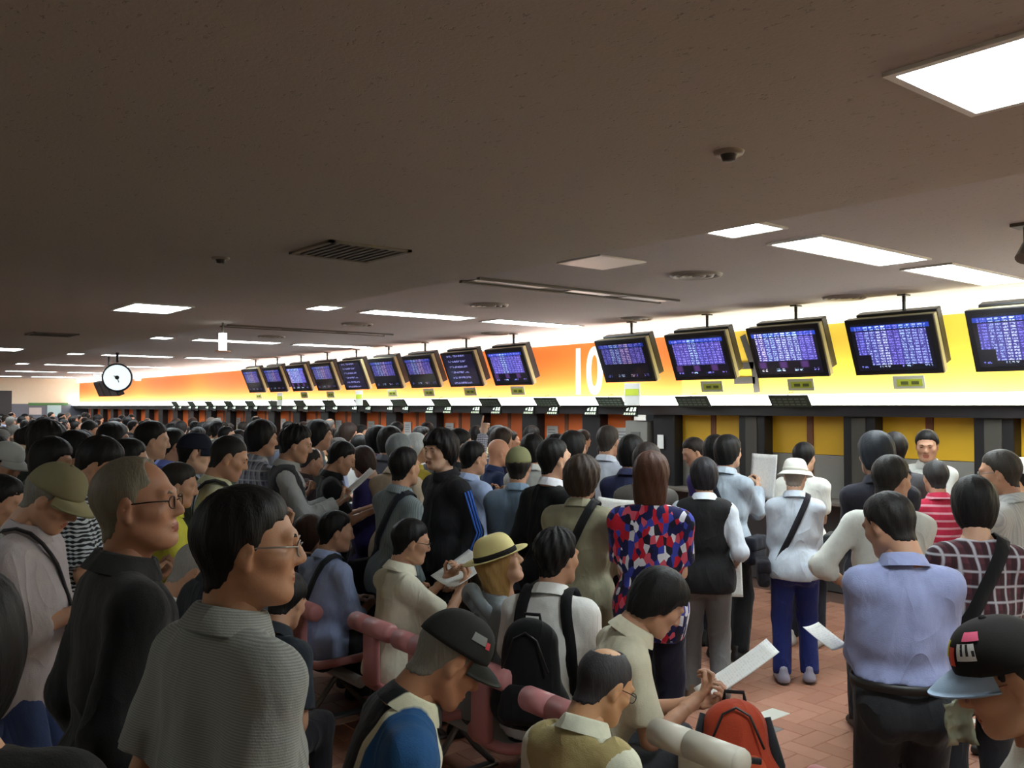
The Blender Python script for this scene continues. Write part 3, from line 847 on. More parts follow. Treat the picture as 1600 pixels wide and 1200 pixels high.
# ---- floor of brick pavers in herringbone
def floor_mat():
    t = NT('brick_paver'); o = t.coords('Object'); g = t.node('ShaderNodeNewGeometry'); rnd = g.outputs['Random Per Island']; oi = t.node('ShaderNodeObjectInfo').outputs['Random']
    r = t.math('FRACT', t.math('ADD', rnd, oi)); n = t.noise(o, 9, 4, .6)
    col = t.mix(r, srgb(166, 114, 92), srgb(190, 140, 116)); col = t.mix(t.math('MULTIPLY', n, .55), col, srgb(140, 102, 88)); t.bump(t.noise(o, 60, 3), .15, .004); return t.base(col, .42, .4)
def pale_tile(name, rgb): return plain(name, rgb, .4, vary=.05)
mb = MB(); mb.box(XL, XR, YB, WY+.6, -.25, -.014)
floor = structure('floor', mb, plain('mortar_bed', (96, 72, 62), .8, vary=.12, scale=3))
W_ = .135; G = .0035; TH = .013
def tile_box(w, l): 
    m = MB(); c = .003; a, b = w/2-G/2, l/2-G/2
    V = [(-a, -b, -TH), (a, -b, -TH), (a, b, -TH), (-a, b, -TH), (-a, -b, -c), (a, -b, -c), (a, b, -c), (-a, b, -c), (-a+c, -b+c, 0), (a-c, -b+c, 0), (a-c, b-c, 0), (-a+c, b-c, 0)]
    F = [(0, 1, 5, 4), (1, 2, 6, 5), (2, 3, 7, 6), (3, 0, 4, 7), (4, 5, 9, 8), (5, 6, 10, 9), (6, 7, 11, 10), (7, 4, 8, 11), (8, 9, 10, 11)]
    m.add(V, F); return m
M_PAVE = floor_mat(); tb = tile_box(W_, 2*W_)
tiles = []
ox, oy = -3.45, 4.54
for i in range(-66, 34):
    for j in range(-34, 30):
        c = (i-j) % 4
        if c == 0: tiles.append((ox+(i+1)*W_, oy+(j+.5)*W_, 1))
        elif c == 3: tiles.append((ox+(i+.5)*W_, oy+(j+1)*W_, 0))
tiles = [t for t in tiles if -12 < t[0] < .9 and .1 < t[1] < 8.05]
tiles.sort(key=lambda t: (t[0]+2.9)**2+(t[1]-4.7)**2)
me = None; accents = [((-3.38, 4.81), 0, 'w'), ((-3.31, 4.6), 1, 'g'), ((-4.12, 5.65), 0, 'w'), ((-4.08, 5.46), 1, 'g'), ((-2.5, 5.68), 0, 'w'), ((-2.45, 5.45), 1, 'g')]
amap = {}
for (p, orr, k) in accents:
    best = min((t for t in tiles if t[2] == orr), key=lambda t: (t[0]-p[0])**2+(t[1]-p[1])**2); amap[best] = k
M_TW = pale_tile('pale_paver', (205, 205, 195)); M_TG = pale_tile('grey_paver', (122, 122, 122)); acc_me = {}
NP = 300
for n, t in enumerate(tiles[:NP]):
    if t in amap:
        k = amap[t]
        if k not in acc_me: acc_me[k] = tile_box(W_, 2*W_).build('paver', M_TW if k == 'w' else M_TG, floor); o = acc_me[k]
        else: o = acc_me[k].copy(); COL.objects.link(o)
        o['label'] = 'pale grey accent paver' if k == 'w' else 'dark grey accent paver'
    elif me is None: o = tb.build('paver', M_PAVE, floor); me = o.data
    else: o = bpy.data.objects.new('paver', me); COL.objects.link(o); o.parent = floor
    o.location = (t[0], t[1], 0); o.rotation_euler = (0, 0, PI/2 if t[2] else 0)
mb = MB()
for t in tiles[NP:]:
    V = [(-y+t[0], x+t[1], z) if t[2] else (x+t[0], y+t[1], z) for x, y, z in tb.V]; mb.add(V, tb.F)
o = mb.build('pavers', M_PAVE, floor); o['kind'] = 'stuff'

# ---- ceilings and outer walls
mb = MB(); mb.box(XL, XR, YB, YE, ZN, ZN+.35); structure('ceiling', mb, M_CN)
mb = MB(); mb.box(XL, XR, YE, WY+.6, ZF, ZF+.2); structure('ceiling', mb, M_CF)
mb = MB(); mb.box(XL-.2, XL, YB, WY+.6, 2.02, 3.2); wend = structure('wall_end', mb, M_CREAM)
mb = MB(); mb.box(XL-.2, XL+.01, YB, WY+.6, 0, 2.02); mb.build('lower_panel', plain('blue_grey_panel', (96, 100, 112), .5), wend)
mb = MB(); mb.box(XL-.1, XL+.03, 6.75, 8.1, 1.96, 2.06); mb.build('green_band', plain('green_band', (60, 112, 58), .5), wend)
mb = MB(); mb.box(XL-.1, XL+.03, 5.0, 6.2, 0, 2.5); mb.build('door', plain('dark_door', (42, 40, 44), .5), wend)
mb = MB(); mb.box(XR, XR+.2, YB, WY+.6, 0, 3.2); structure('wall_right', mb, M_CREAM)
mb = MB(); mb.box(XL, XR, YB-.2, YB, 0, 3.2); structure('wall_near', mb, M_CREAM)
def notice(loc, w, h, rgb, label, group=None, deep='y', blot=None):
    mb = MB()
    if deep == 'y': mb.box(-w/2, w/2, -.006, 0, 0, h); 
    else: mb.box(0, .006, -w/2, w/2, 0, h)
    mb2 = MB(); e = mb.build('notice', plain('notice_%d_%d_%d' % rgb, rgb, .6, vary=.08, scale=20)); e.location = loc
    if blot and deep == 'y':
        mb2.box(-w*.34, w*.34, -.008, -.004, h*.08, h*.26); mb2.build('printed_block', plain('lime_print', blot, .6), e)
        mb2 = MB()
        for k in range(4): mb2.box(-w*.36, w*(.3-.05*(k % 2)), -.008, -.004, h*(.4+.13*k), h*(.45+.13*k))
        mb2.build('text_lines', plain('grey_print', (120, 120, 125), .6), e)
    tag(e, label, 'notice', group); return e
notice((XL+.03, 7.62, 1.55), .48, .42, (170, 200, 205), 'pale blue green poster on the far end wall', deep='x')
notice((XL+.03, 6.98, 1.62), .42, .26, (190, 182, 178), 'small pinkish poster on the far end wall', deep='x')

# ---- the long counter wall
XS = -7.2
M_OR = plain('orange_paint', (232, 124, 46), .55, vary=.04, scale=2); M_YE = plain('yellow_paint', (234, 200, 70), .55, vary=.04, scale=2)
mb = MB(); mb.box(XL, XS, WY, WY+.3, 1.95, ZF, 0); mb.box(XS, XR, WY, WY+.3, 1.95, ZF, 1)
wall = mb.build('wall_back', [M_OR, M_YE]); wall['kind'] = 'structure'
mb = MB(); mb.box(XL, XR, WY+.02, WY+.3, 0, .95); mb.build('lower_front', plain('dark_front', (74, 70, 70), .5), wall)
mb = MB(); mb.box(XL, XR, WY-.2, WY+.3, 1.84, 1.952); mb.build('lintel', M_DARK, wall)
mb = MB(); mb.bbox(XL, XR, WY-.3, WY+.2, .93, .97, .008); mb.build('counter_ledge', plain('counter_top', (120, 112, 104), .35), wall)
ORD = ['first', 'second', 'third', 'fourth', 'fifth', 'sixth', 'seventh', 'eighth', 'ninth', 'tenth', 'eleventh', 'twelfth', 'thirteenth', 'fourteenth', 'fifteenth', 'sixteenth']
def booth(k): return 'the %s yellow booth counted from the grey machine' % ORD[-k] if k <= 0 else 'the %s orange booth counted from the grey machine' % ORD[k-1]
M_OP = plain('orange_panel', (214, 104, 40), .5, vary=.07, scale=4); M_YP = plain('yellow_panel', (222, 176, 40), .5, vary=.06, scale=4); M_DIV = plain('brown_divider', (120, 74, 48), .5)
M_PIL = plain('pillar_dark', (28, 27, 30), .45); M_PIN = plain('pillar_inset', (74, 72, 66), .5)
PIT, OPN = 1.295, .95
proto = {}
def shared(key, make):
    if key not in proto: proto[key] = make(); return proto[key]
    o = proto[key].copy(); COL.objects.link(o); return o
for k in range(-9, 24):
    x0 = XS-.01-PIT*k; x1 = x0+OPN
    if x0 < XL+.3 or x1 > XR: continue
    yel = k <= 0
    mb_t = (1.43, 1.85) if yel else (1.12, 1.85)
    def mk(mat, z0, z1, w): 
        m = MB(); m.bbox(0, w, 0, .02, z0, z1, .004); return m.build('booth_panel', mat, wall)
    for xx in (x0, x0+OPN/2+.04):
        if k == 1 and xx > x0: continue
        o = shared(('pan', yel), lambda: mk(M_YP if yel else M_OP, *mb_t, OPN/2-.04)); o.location = (xx, WY+.02, 0)
    if yel:
        o = shared('lowpan', lambda: MB().bbox(0, OPN, 0, .02, .97, 1.425, .004).build('booth_lower_panel', M_GREY, wall)); o.location = (x0, WY+.022, 0)
    else:
        o = shared('lowpan2', lambda: MB().bbox(0, OPN, 0, .02, .97, 1.115, .004).build('booth_lower_panel', M_GREY, wall)); o.location = (x0, WY+.022, 0)
    o = shared('div', lambda: MB().bbox(0, .075, -.01, .03, .97, 1.85, .004).build('divider', M_DIV, wall)); o.location = (x0+OPN/2-.037, WY+.02, 0)
    wp = PIT-OPN
    o = shared('pil', lambda: MB().bbox(0, wp, -.13, .1, .97, 1.85, .01).build('pillar', M_PIL, wall)); o.location = (x1, WY, 0)
    if yel:
        o = shared('pin', lambda: MB().bbox(0, wp*.44, -.012, .01, 1.0, 1.83, .004).build('pillar_inset', M_PIN, wall)); o.location = (x1+wp*.28, WY-.13, 0)
# the plain machine bay where orange turns to yellow
mb = MB(); mb.bbox(-8.0, -7.62, 8.33, WY+.0, .975, 1.76, .01); mc = mb.build('ticket_machine', plain('machine_grey', (122, 122, 118), .45)); tag(mc, 'grey machine cabinet built between the last orange and first yellow booth', 'machine')
MB().bbox(-7.9, -7.74, 8.322, 8.334, 1.35, 1.62, .003).build('machine_slot', plain('slot_dark', (92, 94, 92), .4), mc)
notice((-7.72, 8.31, 1.765), .2, .07, (235, 235, 230), 'small white card on top of the grey machine')
notice((-7.42, 8.355, 1.42), .1, .17, (225, 228, 225), 'small white label on the dark pillar beside the yellow booth')
for n, k in enumerate(range(1, 13)):
    x0 = XS-.01-PIT*k
    if k == 1: xx, w, h = x0+.3, .26, .3
    else: xx, w, h = x0+.19, .24, .3
    if k in (3,): continue
    notice((xx, WY+.005, 1.36), w, h, (172, 172, 168), 'grey notice with lime block on '+booth(k), 'notices on the orange booth panels', blot=(150, 170, 60))

# ---- lamps of the wall: light box above the lintel, valance under the ceiling
M_COVE = emit('cove_diffuser', (252, 252, 244), COVE_LIGHT); M_VAL = emit('valance_diffuser', (255, 250, 236), VALANCE_LIGHT)
e = empty('light_box', (-16, WY-.12, 1.955)); tag(e, 'long white light box running along the top of the counters', 'light')
mb = MB(); mb.box(XL+16, XR+16, -.14, .12, 0.004, .115); mb.build('diffuser', M_COVE, e)
mb = MB(); mb.box(XL+16, XR+16, -.15, .12, -.002, .004); mb.build('tray', M_WHITE, e)
e = empty('valance_light', (-16, WY-.06, 2.82)); tag(e, 'white lit strip running under the ceiling above the monitors', 'light')
mb = MB(); mb.box(XL+16, XR+16, -.05, .06, .0, .145); mb.build('diffuser', M_VAL, e); MB().box(XL+16, XR+16, -.065, .06, -.006, .0).build('tray', M_WHITE, e)  # tray plate added to keep the strip's light off the wall below

# ---- painted numerals on the wall
def text_mesh(txt):
    cu = bpy.data.curves.new('t', 'FONT'); cu.body = txt; cu.extrude = .012; cu.offset = .018; o = bpy.data.objects.new('t', cu); COL.objects.link(o)
    bpy.context.view_layer.update(); me = bpy.data.meshes.new_from_object(o.evaluated_get(bpy.context.evaluated_depsgraph_get())); bpy.data.objects.remove(o); return me
me = text_mesh('10'); co = np.empty(len(me.vertices)*3); me.vertices.foreach_get('co', co); co = co.reshape(-1, 3)
co[:, :2] -= co[:, :2].min(0); co[:, :2] /= co[:, :2].max(0); V = np.stack([co[:, 0]*.52, -co[:, 2]*.5-.004, co[:, 1]*.66], 1)
me.vertices.foreach_set('co', V.ravel()); me.materials.append(plain('white_numeral', (250, 248, 240), .5)); o = link(me, 'wall_numeral'); o.location = (-9.1, WY, 2.1); tag(o, 'tall white number 10 painted on the orange wall', 'sign')
mb = MB(); z = 2.1
for a, b in (((0, .66), (.16, .26)), ((.16, .26), (.19, 0))):
    dx, dz = b[0]-a[0], b[1]-a[1]; L = math.hypot(dx, dz); nx, nz = -dz/L*.038, dx/L*.038
    V = [(a[0]+nx, y, a[1]+nz) for y in (-.012, 0)]+[(a[0]-nx, y, a[1]-nz) for y in (-.012, 0)]+[(b[0]+nx, y, b[1]+nz) for y in (-.012, 0)]+[(b[0]-nx, y, b[1]-nz) for y in (-.012, 0)]
    mb.add(V, [(0, 2, 6, 4), (1, 5, 7, 3), (0, 4, 5, 1), (2, 3, 7, 6), (0, 1, 3, 2), (4, 6, 7, 5)])
mb.box(-.12, .15, -.012, 0, .27, .35); mb.box(-.12, .17, -.012, 0, .1, .18)
o = mb.build('wall_character', plain('grey_character', (58, 56, 56), .6)); o.location = (-6.29, WY, 2.1); tag(o, 'dark grey character painted on the yellow wall between two monitors', 'sign')

# ---- monitors
def screen_mat(kind):
    t = NT('screen_%d' % kind); uv = t.coords('UV'); u, v, _ = t.xyz(uv)
    nc, nr = ((11, 20), (13, 18), (9, 22), (12, 16))[kind % 4]
    cu = t.math('MULTIPLY', u, float(nc)); cv = t.math('MULTIPLY', v, float(nr)); fu = t.math('FRACT', cu); fv = t.math('FRACT', cv)
    glyph = t.white(t.vec(t.math('FLOOR', t.math('MULTIPLY', u, nc*7.0)), t.math('FLOOR', t.math('MULTIPLY', v, nr*4.0)), float(kind)))[0]
    cell = t.math('MULTIPLY', t.math('MULTIPLY', t.step(fu, .16, .04), t.math('SUBTRACT', 1.0, t.step(fu, .9, .03))), t.math('MULTIPLY', t.step(fv, .22, .05), t.math('SUBTRACT', 1.0, t.step(fv, .86, .05))))
    ink = t.math('MULTIPLY', cell, t.step(glyph, .42, .02))
    hue = t.white(t.vec(t.math('FLOOR', t.math('MULTIPLY', u, nc/2.0)), float(kind)*3.7, 0.5))[0]
    rmp = t.node('ShaderNodeValToRGB'); e = rmp.color_ramp.elements; e[0].color = (*srgb(120, 130, 240), 1); e[1].color = (*srgb(225, 190, 220), 1)
    for p, c in ((.35, (150, 130, 235)), (.6, (170, 205, 250)), (.8, (230, 230, 250))): q = e.new(p); q.color = (*srgb(*c), 1)
    t.put(rmp.inputs[0], hue); col = rmp.outputs[0]
    body = t.math('MULTIPLY', t.step(v, (.3, .12, .42, .3)[kind % 4], .005), t.math('SUBTRACT', 1.0, t.step(v, .84, .005)))
    if kind == 1: body = t.math('MULTIPLY', body, t.math('MAXIMUM', t.step(u, .2, .004), t.step(v, .34, .004)))
    foot = t.math('MULTIPLY', t.math('MULTIPLY', t.step(v, .06, .005), t.math('SUBTRACT', 1.0, t.step(v, .12, .005))), t.step(t.math('SINE', t.math('MULTIPLY', u, 22.0)), .1, .1))
    head = t.math('MULTIPLY', t.step(v, .86, .005), t.math('SUBTRACT', 1.0, t.step(v, .95, .005)))
    marg = t.math('MULTIPLY', t.math('MULTIPLY', t.step(u, .05, .004), t.math('SUBTRACT', 1.0, t.step(u, .95, .004))), 1.0)
    bg = t.mix(t.math('MULTIPLY', head, .7), srgb(12, 12, 22), srgb(40, 70, 190))
    if kind % 4 in (0, 3):
        stripe = t.math('MULTIPLY', t.math('SUBTRACT', 1.0, t.step(v, .28, .01)), t.step(v, .14, .01)); sc = t.step(t.math('SINE', t.math('MULTIPLY', u, 19.0)), .5, .3)
        bg = t.mix(t.math('MULTIPLY', t.math('MULTIPLY', stripe, sc), .45), bg, srgb(96, 60, 130))
    amt = t.math('MULTIPLY', t.math('MULTIPLY', t.math('ADD', t.math('ADD', body, foot), head, clamp=True), marg), ink)
    out = t.mix(amt, bg, col)
    out = t.mix(t.math('MULTIPLY', t.math('MULTIPLY', body, marg), .3), out, srgb(110, 100, 220))
    t.base((.01, .01, .012), .15); t.put(t.b.inputs['Emission Color'], out); t.b.inputs['Emission Strength'].default_value = (1.25, 1.1, .6, 1.15)[kind % 4]; return t.m
SCR = [screen_mat(k) for k in range(4)]
def dim_mat():
    t = NT('screen_notice'); uv = t.coords('UV'); u, v, _ = t.xyz(uv)
    g = t.white(t.vec(t.math('FLOOR', t.math('MULTIPLY', u, 44.0)), t.math('FLOOR', t.math('MULTIPLY', v, 40.0)), 9.0))[0]
    rows = t.step(t.math('SINE', t.math('MULTIPLY', v, 34.0)), .5, .1); mid = t.math('SUBTRACT', 1.0, t.step(t.math('ABSOLUTE', t.math('SUBTRACT', u, .45)), .3, .02))
    a = t.math('MULTIPLY', t.math('MULTIPLY', rows, mid), t.step(g, .5, .02)); out = t.mix(a, srgb(26, 24, 48), srgb(140, 140, 210)); t.base((.01, .01, .01), .15); t.put(t.b.inputs['Emission Color'], out); t.b.inputs['Emission Strength'].default_value = .8; return t.m
SCR.append(dim_mat())
M_OLIVE = plain('olive_beige_case', (150, 142, 104), .45); M_CASE = plain('monitor_black', (24, 23, 26), .35)
MW, MH, TILT = .85, .56, R(22)
def monitor(x, scr, label, group=None):
    e = empty('monitor', (x, 7.88, 2.5)); tag(e, label, 'monitor', group)
    T = Matrix.Rotation(TILT, 4, 'X')      # top edge leans out towards the hall
    T = Matrix.Rotation(TILT, 4, 'X')
    fr = MB(); fr.bbox(-MW/2, MW/2, -.0, .03, -MH/2, MH/2, .006, T=T); fr.build('bezel', M_CASE, e)
    V = [T @ Vector(v) for v in ((-MW/2+.05, -.003, -MH/2+.045), (MW/2-.05, -.003, -MH/2+.045), (MW/2-.05, -.003, MH/2-.045), (-MW/2+.05, -.003, MH/2-.045))]
    o = mesh_obj('screen', V, [(0, 1, 2, 3)], SCR[scr], e); uvl = o.data.uv_layers.new(name='UVMap')
    for l, c in zip(uvl.data, ((0, 0), (1, 0), (1, 1), (0, 1))): l.uv = c
    MB().bbox(-MW/2+.004, MW/2-.002, .03, .085, -MH/2+.004, MH/2-.004, .006, T=T).build('side_case', M_OLIVE, e)
    MB().bbox(-MW/2+.08, MW/2+.0, .085, .18, -MH/2+.06, MH/2+.02, .01, T=T).build('back_box', M_CASE, e)
    p = T @ Vector((.1, .14, MH/2)); MB().cyl((p.x, p.y, p.z-.05), (p.x, p.y, ZF-2.5), .016, n=10).build('mount_rod', M_CASE, e)
    MB().bbox(p.x-.04, p.x+.04, p.y-.05, p.y+.05, ZF-2.5-.012, ZF-2.5, .003).build('ceiling_plate', M_CASE, e)
    return e
def price_card(x, big=False, under='', group='lime cards hung under the monitors'):
    e = empty('hanging_card', (x, 7.96, 2.225)); T = Matrix.Rotation(TILT*.6, 4, 'X')
    tag(e, ('large white card with lime panel under ' if big else 'small pale frame with lime card under ')+under, 'sign', ('large ' if big else '')+group)
    if big:
        MB().bbox(-.13, .13, 0, .008, -.27, 0, .002).build('card', plain('white_card', (228, 230, 226), .5), e)
        MB().box(-.11, .11, -.003, .0005, -.15, -.07).build('lime_panel', plain('lime_card', (205, 222, 60), .5), e)
    else:
        MB().bbox(-.15, .15, 0, .01, -.125, 0, .003, T=T).build('frame', plain('pale_frame', (196, 196, 178), .5), e)
        MB().box(-.11, .13, -.004, .001, -.095, -.03, T=T).build('lime_panel', plain('lime_card2', (186, 196, 60), .5), e)
        mb = MB()
        for q in (-.07, .03): mb.box(q, q+.07, -.007, -.003, -.08, -.05, T=T)
        mb.build('print', plain('olive_print', (96, 100, 50), .6), e)
MON = [(-3.05, 1, 'monitor with purple odds table and a large lime card below, at the yellow wall', None), (-4.17, 1, 'monitor whose lower left table corner is blank, before the yellow wall', None),
       (-5.30, 0, 'monitor with bright odds columns beside the dark grey wall character', None), (-6.43, 3, 'monitor hanging where the orange wall meets the yellow wall', None),
       (-7.58, 2, 'monitor with violet number table just beside the tall white 10', None), (-9.86, 3, 'monitor with part teal screen on the other side of the white 10', None),
       (-11.0, 4, 'monitor showing a dark notice page with few lines of text', None)]
for q in range(7): MON.append((-12.13-1.13*q, (2, 2, 4, 2, 0, 2, 2)[q], 'dim violet monitor, %s along the orange wall from the dark notice page' % ORD[q], 'monitors along the orange wall'))
for n, (x, s, l, g) in enumerate(MON):
    monitor(x, s, l, g); price_card(x+(.1 if n != 4 else .05), n in (0, 4, 9, 12), ('the %s monitor at the yellow wall' % ORD[n] if n < 4 else 'the monitor just beside the white 10' if n == 4 else 'the %s monitor beyond the white 10' % ORD[n-5]))
# dark group of screens far down the hall and the clock
for q in range(3): pass

# ---- small tilted boards over the light box and the lit numbers on the lintel
for k in range(-1, 15):
    x = XS-.01-PIT*k+OPN/2
    if k == 1: x -= .05
    e = empty('tilted_board', (x, 8.1, 2.05)); tag(e, 'dark green tilted notice board over %s' % booth(k), 'sign', 'tilted boards over the booths'); MB().cyl((0, .0, .004), (0, .145, .004), .006, n=8).build('bracket', M_BLACK, e)
    T = Matrix.Rotation(R(35), 4, 'X'); MB().bbox(-.24, .24, 0, .012, -.14, 0, .003, T=T).build('board', plain('board_green', (62, 72, 64), .5), e)
    mb = MB()
    for r_ in range(3):
        for c_ in range(6): mb.box(-.21+c_*.07, -.16+c_*.07, -.003, .001, -.115+r_*.035, -.1+r_*.035, T=T)
    mb.build('print', plain('board_print', (112, 128, 112), .6), e)
    MB().cyl((-.24, 0, .008), (.24, 0, .008), .006, n=8).build('rail', M_BLACK, e); MB().tube([(0, 0, .01), (.015, .02, .04), (.04, .05, .045)], .004, 6).build('hook', M_BLACK, e)
M_LED = emit('led_glyph', (225, 245, 225), 1.3); M_LED2 = emit('led_glyph_dim', (190, 205, 180), .7)
for k in range(1, 15):
    x0 = XS-.01-PIT*k
    for n, xx in enumerate((x0-.1, x0+.42)):
        if k == 1 and n == 1: xx = x0+.62
        e = empty('lit_number_sign', (xx, WY-.2, 1.84)); tag(e, ('lit number over the pillar of ' if n == 0 else 'lit number over the middle of ')+booth(k), 'sign', 'lit booth numbers')
        MB().bbox(-.11, .13, -.012, .0, -.02, .1, .003).build('sign_box', M_BLACK, e)
        mb = MB()
        def sl(xa, xb, za, zb): 
            s = .35; mb.add([(xa+za*s, -.016, za), (xb+za*s, -.016, za), (xb+zb*s, -.016, zb), (xa+zb*s, -.016, zb)], [(0, 1, 2, 3)])
        sl(-.07, -.052, .045, .075); sl(-.045, -.038, .045, .085)
        for q in (0, 1): sl(-.01+q*.06, .035+q*.06, .04, .06); sl(-.004+q*.06, .032+q*.06, .065, .088)
        mb.build('number_glyphs', M_LED, e)
        if k <= 4:
            mb = MB()
            for q in range(5): sl(-.1+q*.042, -.068+q*.042, -.005, .022)
            mb.build('lower_glyphs', M_LED2, e)

# ---- ceiling lamps
M_TUBE = emit('fluorescent_diffuser', (240, 252, 255), TUBE_LIGHT)
def lamp(x0, x1, y0, y1, z, label, group):
    e = empty('ceiling_light', ((x0+x1)/2, (y0+y1)/2, z)); w, l = (x1-x0)/2, (y1-y0)/2
    tag(e, label, 'light', group)
    mb = MB(); f = .025
    mb.box(-w-f, w+f, -l-f, -l, -.012, 0); mb.box(-w-f, w+f, l, l+f, -.012, 0); mb.box(-w-f, -w, -l, l, -.012, 0); mb.box(w, w+f, -l, l, -.012, 0); mb.build('frame', M_WHITE, e)
    MB().box(-w, w, -l, l, -.006, -.001).build('diffuser', M_TUBE, e)
for r_ in range(-1, 7):
    xc = -3.13-5.24*r_
    for y0, y1 in ((3.05, 4.37), (4.76, 6.07), (6.42, 7.75)):
        if y0 < YE:
            y0 = YE+.02
        row = {-1: 'beyond the ceiling spotlight', 0: 'over the yellow booths', 1: 'level with the monitors beyond the white 10'}.get(r_, 'in the %s lamp row' % ORD[r_])
        lamp(xc-.17, xc+.17, y0, y1, ZF, ('long ceiling light close to the counter wall ' if y1 > 7 else 'long ceiling light clear of the counter wall ' if y1 > 5 else 'short ceiling light at the ceiling step ')+row, 'long ceiling lights' if y1 > 5 else 'short ceiling lights')
for xc in (-.85, -8.42, -16.0, -23.6, -31): lamp(xc-.35, xc+.35, 2.3, 2.78, ZN, 'unseen ceiling light added behind the camera for fill', 'lower ceiling lights')
for xc in (3.0, -4.6, -12.2):      # unseen lamps added behind the camera as fill for the near ceiling
    lamp(xc-.35, xc+.35, -2.3, -1.82, ZN, 'unseen ceiling light added behind the camera for fill', 'lower ceiling lights')
for q in (0, 1, 2):       # dark slots between lamps of a row
    pass

# ---- ceiling fittings
M_VENT = plain('vent_grey', (98, 93, 84), .6)
for x, y in ((-4.6, 2.5), (-12.3, 2.5)):
    e = empty('ceiling_vent', (x, y, ZN)); tag(e, 'square grey louvred vent in the lower ceiling', 'vent', 'square vents')
    mb = MB(); s = .26; f = .03
    for a in ((-s, s, -s, -s+f), (-s, s, s-f, s), (-s, -s+f, -s, s), (s-f, s, -s, s)): mb.box(*a, -.014, 0)
    mb.build('frame', plain('vent_frame', (128, 121, 108), .6), e); MB().box(-s+f, s-f, -s+f, s-f, -.004, -.001).build('backing', plain('vent_back', (58, 55, 50), .8), e)
    for q in range(9): MB().box(-s+f, s-f, -.19+q*.0475-.012, -.19+q*.0475+.012, -.012, -.007).build('louvre', M_VENT, e)
for x, y in ((-4.45, 5.43), (-7.1, 5.43), (-4.5, 7.63), (-7.12, 7.6), (-12.35, 5.43), (-9.8, 7.6), (-9.8, 5.43)):
    e = empty('ceiling_diffuser', (x, y, ZF)); tag(e, 'round grey air diffuser with stepped rings in the raised ceiling', 'vent', 'round diffusers')
    for r0 in (.2, .14, .08): mb = MB(); mb.lathe([(r0, 0), (r0-.01, -.022), (r0-.045, -.012), (r0-.04, 0)], 28); mb.build('ring', plain('diffuser_grey', (150, 145, 138), .5), e, True)
    MB().cyl((0, 0, -.02), (0, 0, -.001), .03, n=16).build('hub', M_VENT, e)
for x in (-5.75, -11.0):
    e = empty('slot_diffuser', (x, 5.4, ZF)); tag(e, 'long narrow slot diffuser running across the raised ceiling', 'vent', 'slot diffusers')
    for a in ((-.14, -.1), (.1, .14)): MB().box(*a, -1.2, 1.2, -.02, 0).build('rail', M_VENT, e)
    for y0, y1 in ((-1.15, -.4), (-.1, .4), (.6, 1.15)): MB().box(-.1, .1, y0, y1, -.008, -.001).build('blade_panel', plain('slot_panel', (168, 166, 160), .35), e)
mb = MB(); mb.bbox(-.22, .22, -.23, .23, -.012, 0, .004); o = mb.build('ceiling_panel', plain('white_hatch', (228, 226, 220), .4)); o.location = (-4.48, 4.43, ZF); tag(o, 'square white access panel beside the ceiling step', 'panel')
def sensor(x, y, z, label):
    e = empty('smoke_detector', (x, y, z)); tag(e, label, 'detector'); mb = MB(); mb.lathe([(.0, -.012), (.05, -.012), (.055, 0)], 20); mb.build('base', plain('detector_base', (150, 142, 128), .5), e, True)
    mb = MB(); mb.lathe([(.0, -.035), (.022, -.033), (.03, -.012)], 16); mb.build('sensor_head', plain('detector_head', (58, 54, 50), .5), e, True)
sensor(-1.95, 2.56, ZN, 'small round detector on the lower ceiling'); sensor(-5.3, 2.0, ZN, 'tiny detector on the lower ceiling beyond the square vent')
e = empty('track_spotlight', (-2.05, 5.35, ZF)); tag(e, 'small ceiling spotlight on a short stem over the yellow booths', 'light'); MB().bbox(-.06, .06, -.06, .06, -.02, 0, .004).build('plate', M_VENT, e); MB().cyl((0, 0, -.12), (0, 0, -.02), .012, n=8).build('stem', M_VENT, e); MB().cyl((0, -.03, -.2), (0, .05, -.1), .045, .03, n=14).build('lamp_head', M_VENT, e)
e = empty('hanging_lamp', (-9.43, 3.59, 2.545)); tag(e, 'small lit white cylinder lamp hanging from a stem near the ceiling step', 'light')
MB().cyl((0, 0, 0), (0, 0, .19), .043, n=18).build('lamp_tube', emit('lamp_tube', (245, 250, 250), 2.2), e, True); MB().cyl((0, 0, .19), (0, 0, .36), .012, n=8).build('stem', M_VENT, e); MB().cyl((0, 0, -.012), (0, 0, 0), .085, n=18).build('base_disc', plain('lamp_disc', (168, 120, 84), .4), e)
# clock with its dark board, hung over the aisle
e = empty('hall_clock', (-17.97, 4.79, 2.489)); tag(e, 'round white clock in a dark square case hung over the crowd', 'clock')
fz = Matrix.Rotation(R(51.1+20), 4, 'Z'); fz2 = fz @ Matrix.Rotation(R(90), 4, 'X')
mb = MB(); mb.lathe([(.0, -.14), (.25, -.13), (.275, -.1), (.275, .0), (.255, .02), (.24, .012)], 36, T=fz2); mb.build('case', plain('clock_case', (44, 46, 54), .4), e, True)
mb = MB(); mb.lathe([(.0, .03), (.225, .03), (.24, .02), (.245, 0)], 36, T=fz2); mb.build('dial', emit('clock_dial', (225, 238, 242), .75), e)
mb = MB(); mb.lathe([(.0, .045), (.035, .045), (.04, .03)], 18, T=fz2); mb.build('hub', M_DARK, e)
for a, l in ((60, .07), (200, .1)): 
    T = fz2 @ Matrix.Rotation(R(a), 4, 'Z'); MB().box(-.008, .008, -.02, l, .032, .038, T=T).build('clock_hand', M_DARK, e)
MB().cyl((0, 0, .29), (0, 0, ZF-e.location.z), .03, n=10).build('hanger', M_DARK, e)
for s in (-1, 1): MB().cyl(fz @ Vector((s*.3, .05, 0)), fz @ Vector((s*.42, .05, 0)), .06, n=14).build('side_lamp', emit('clock_side_lamp', (225, 232, 240), .8), e)
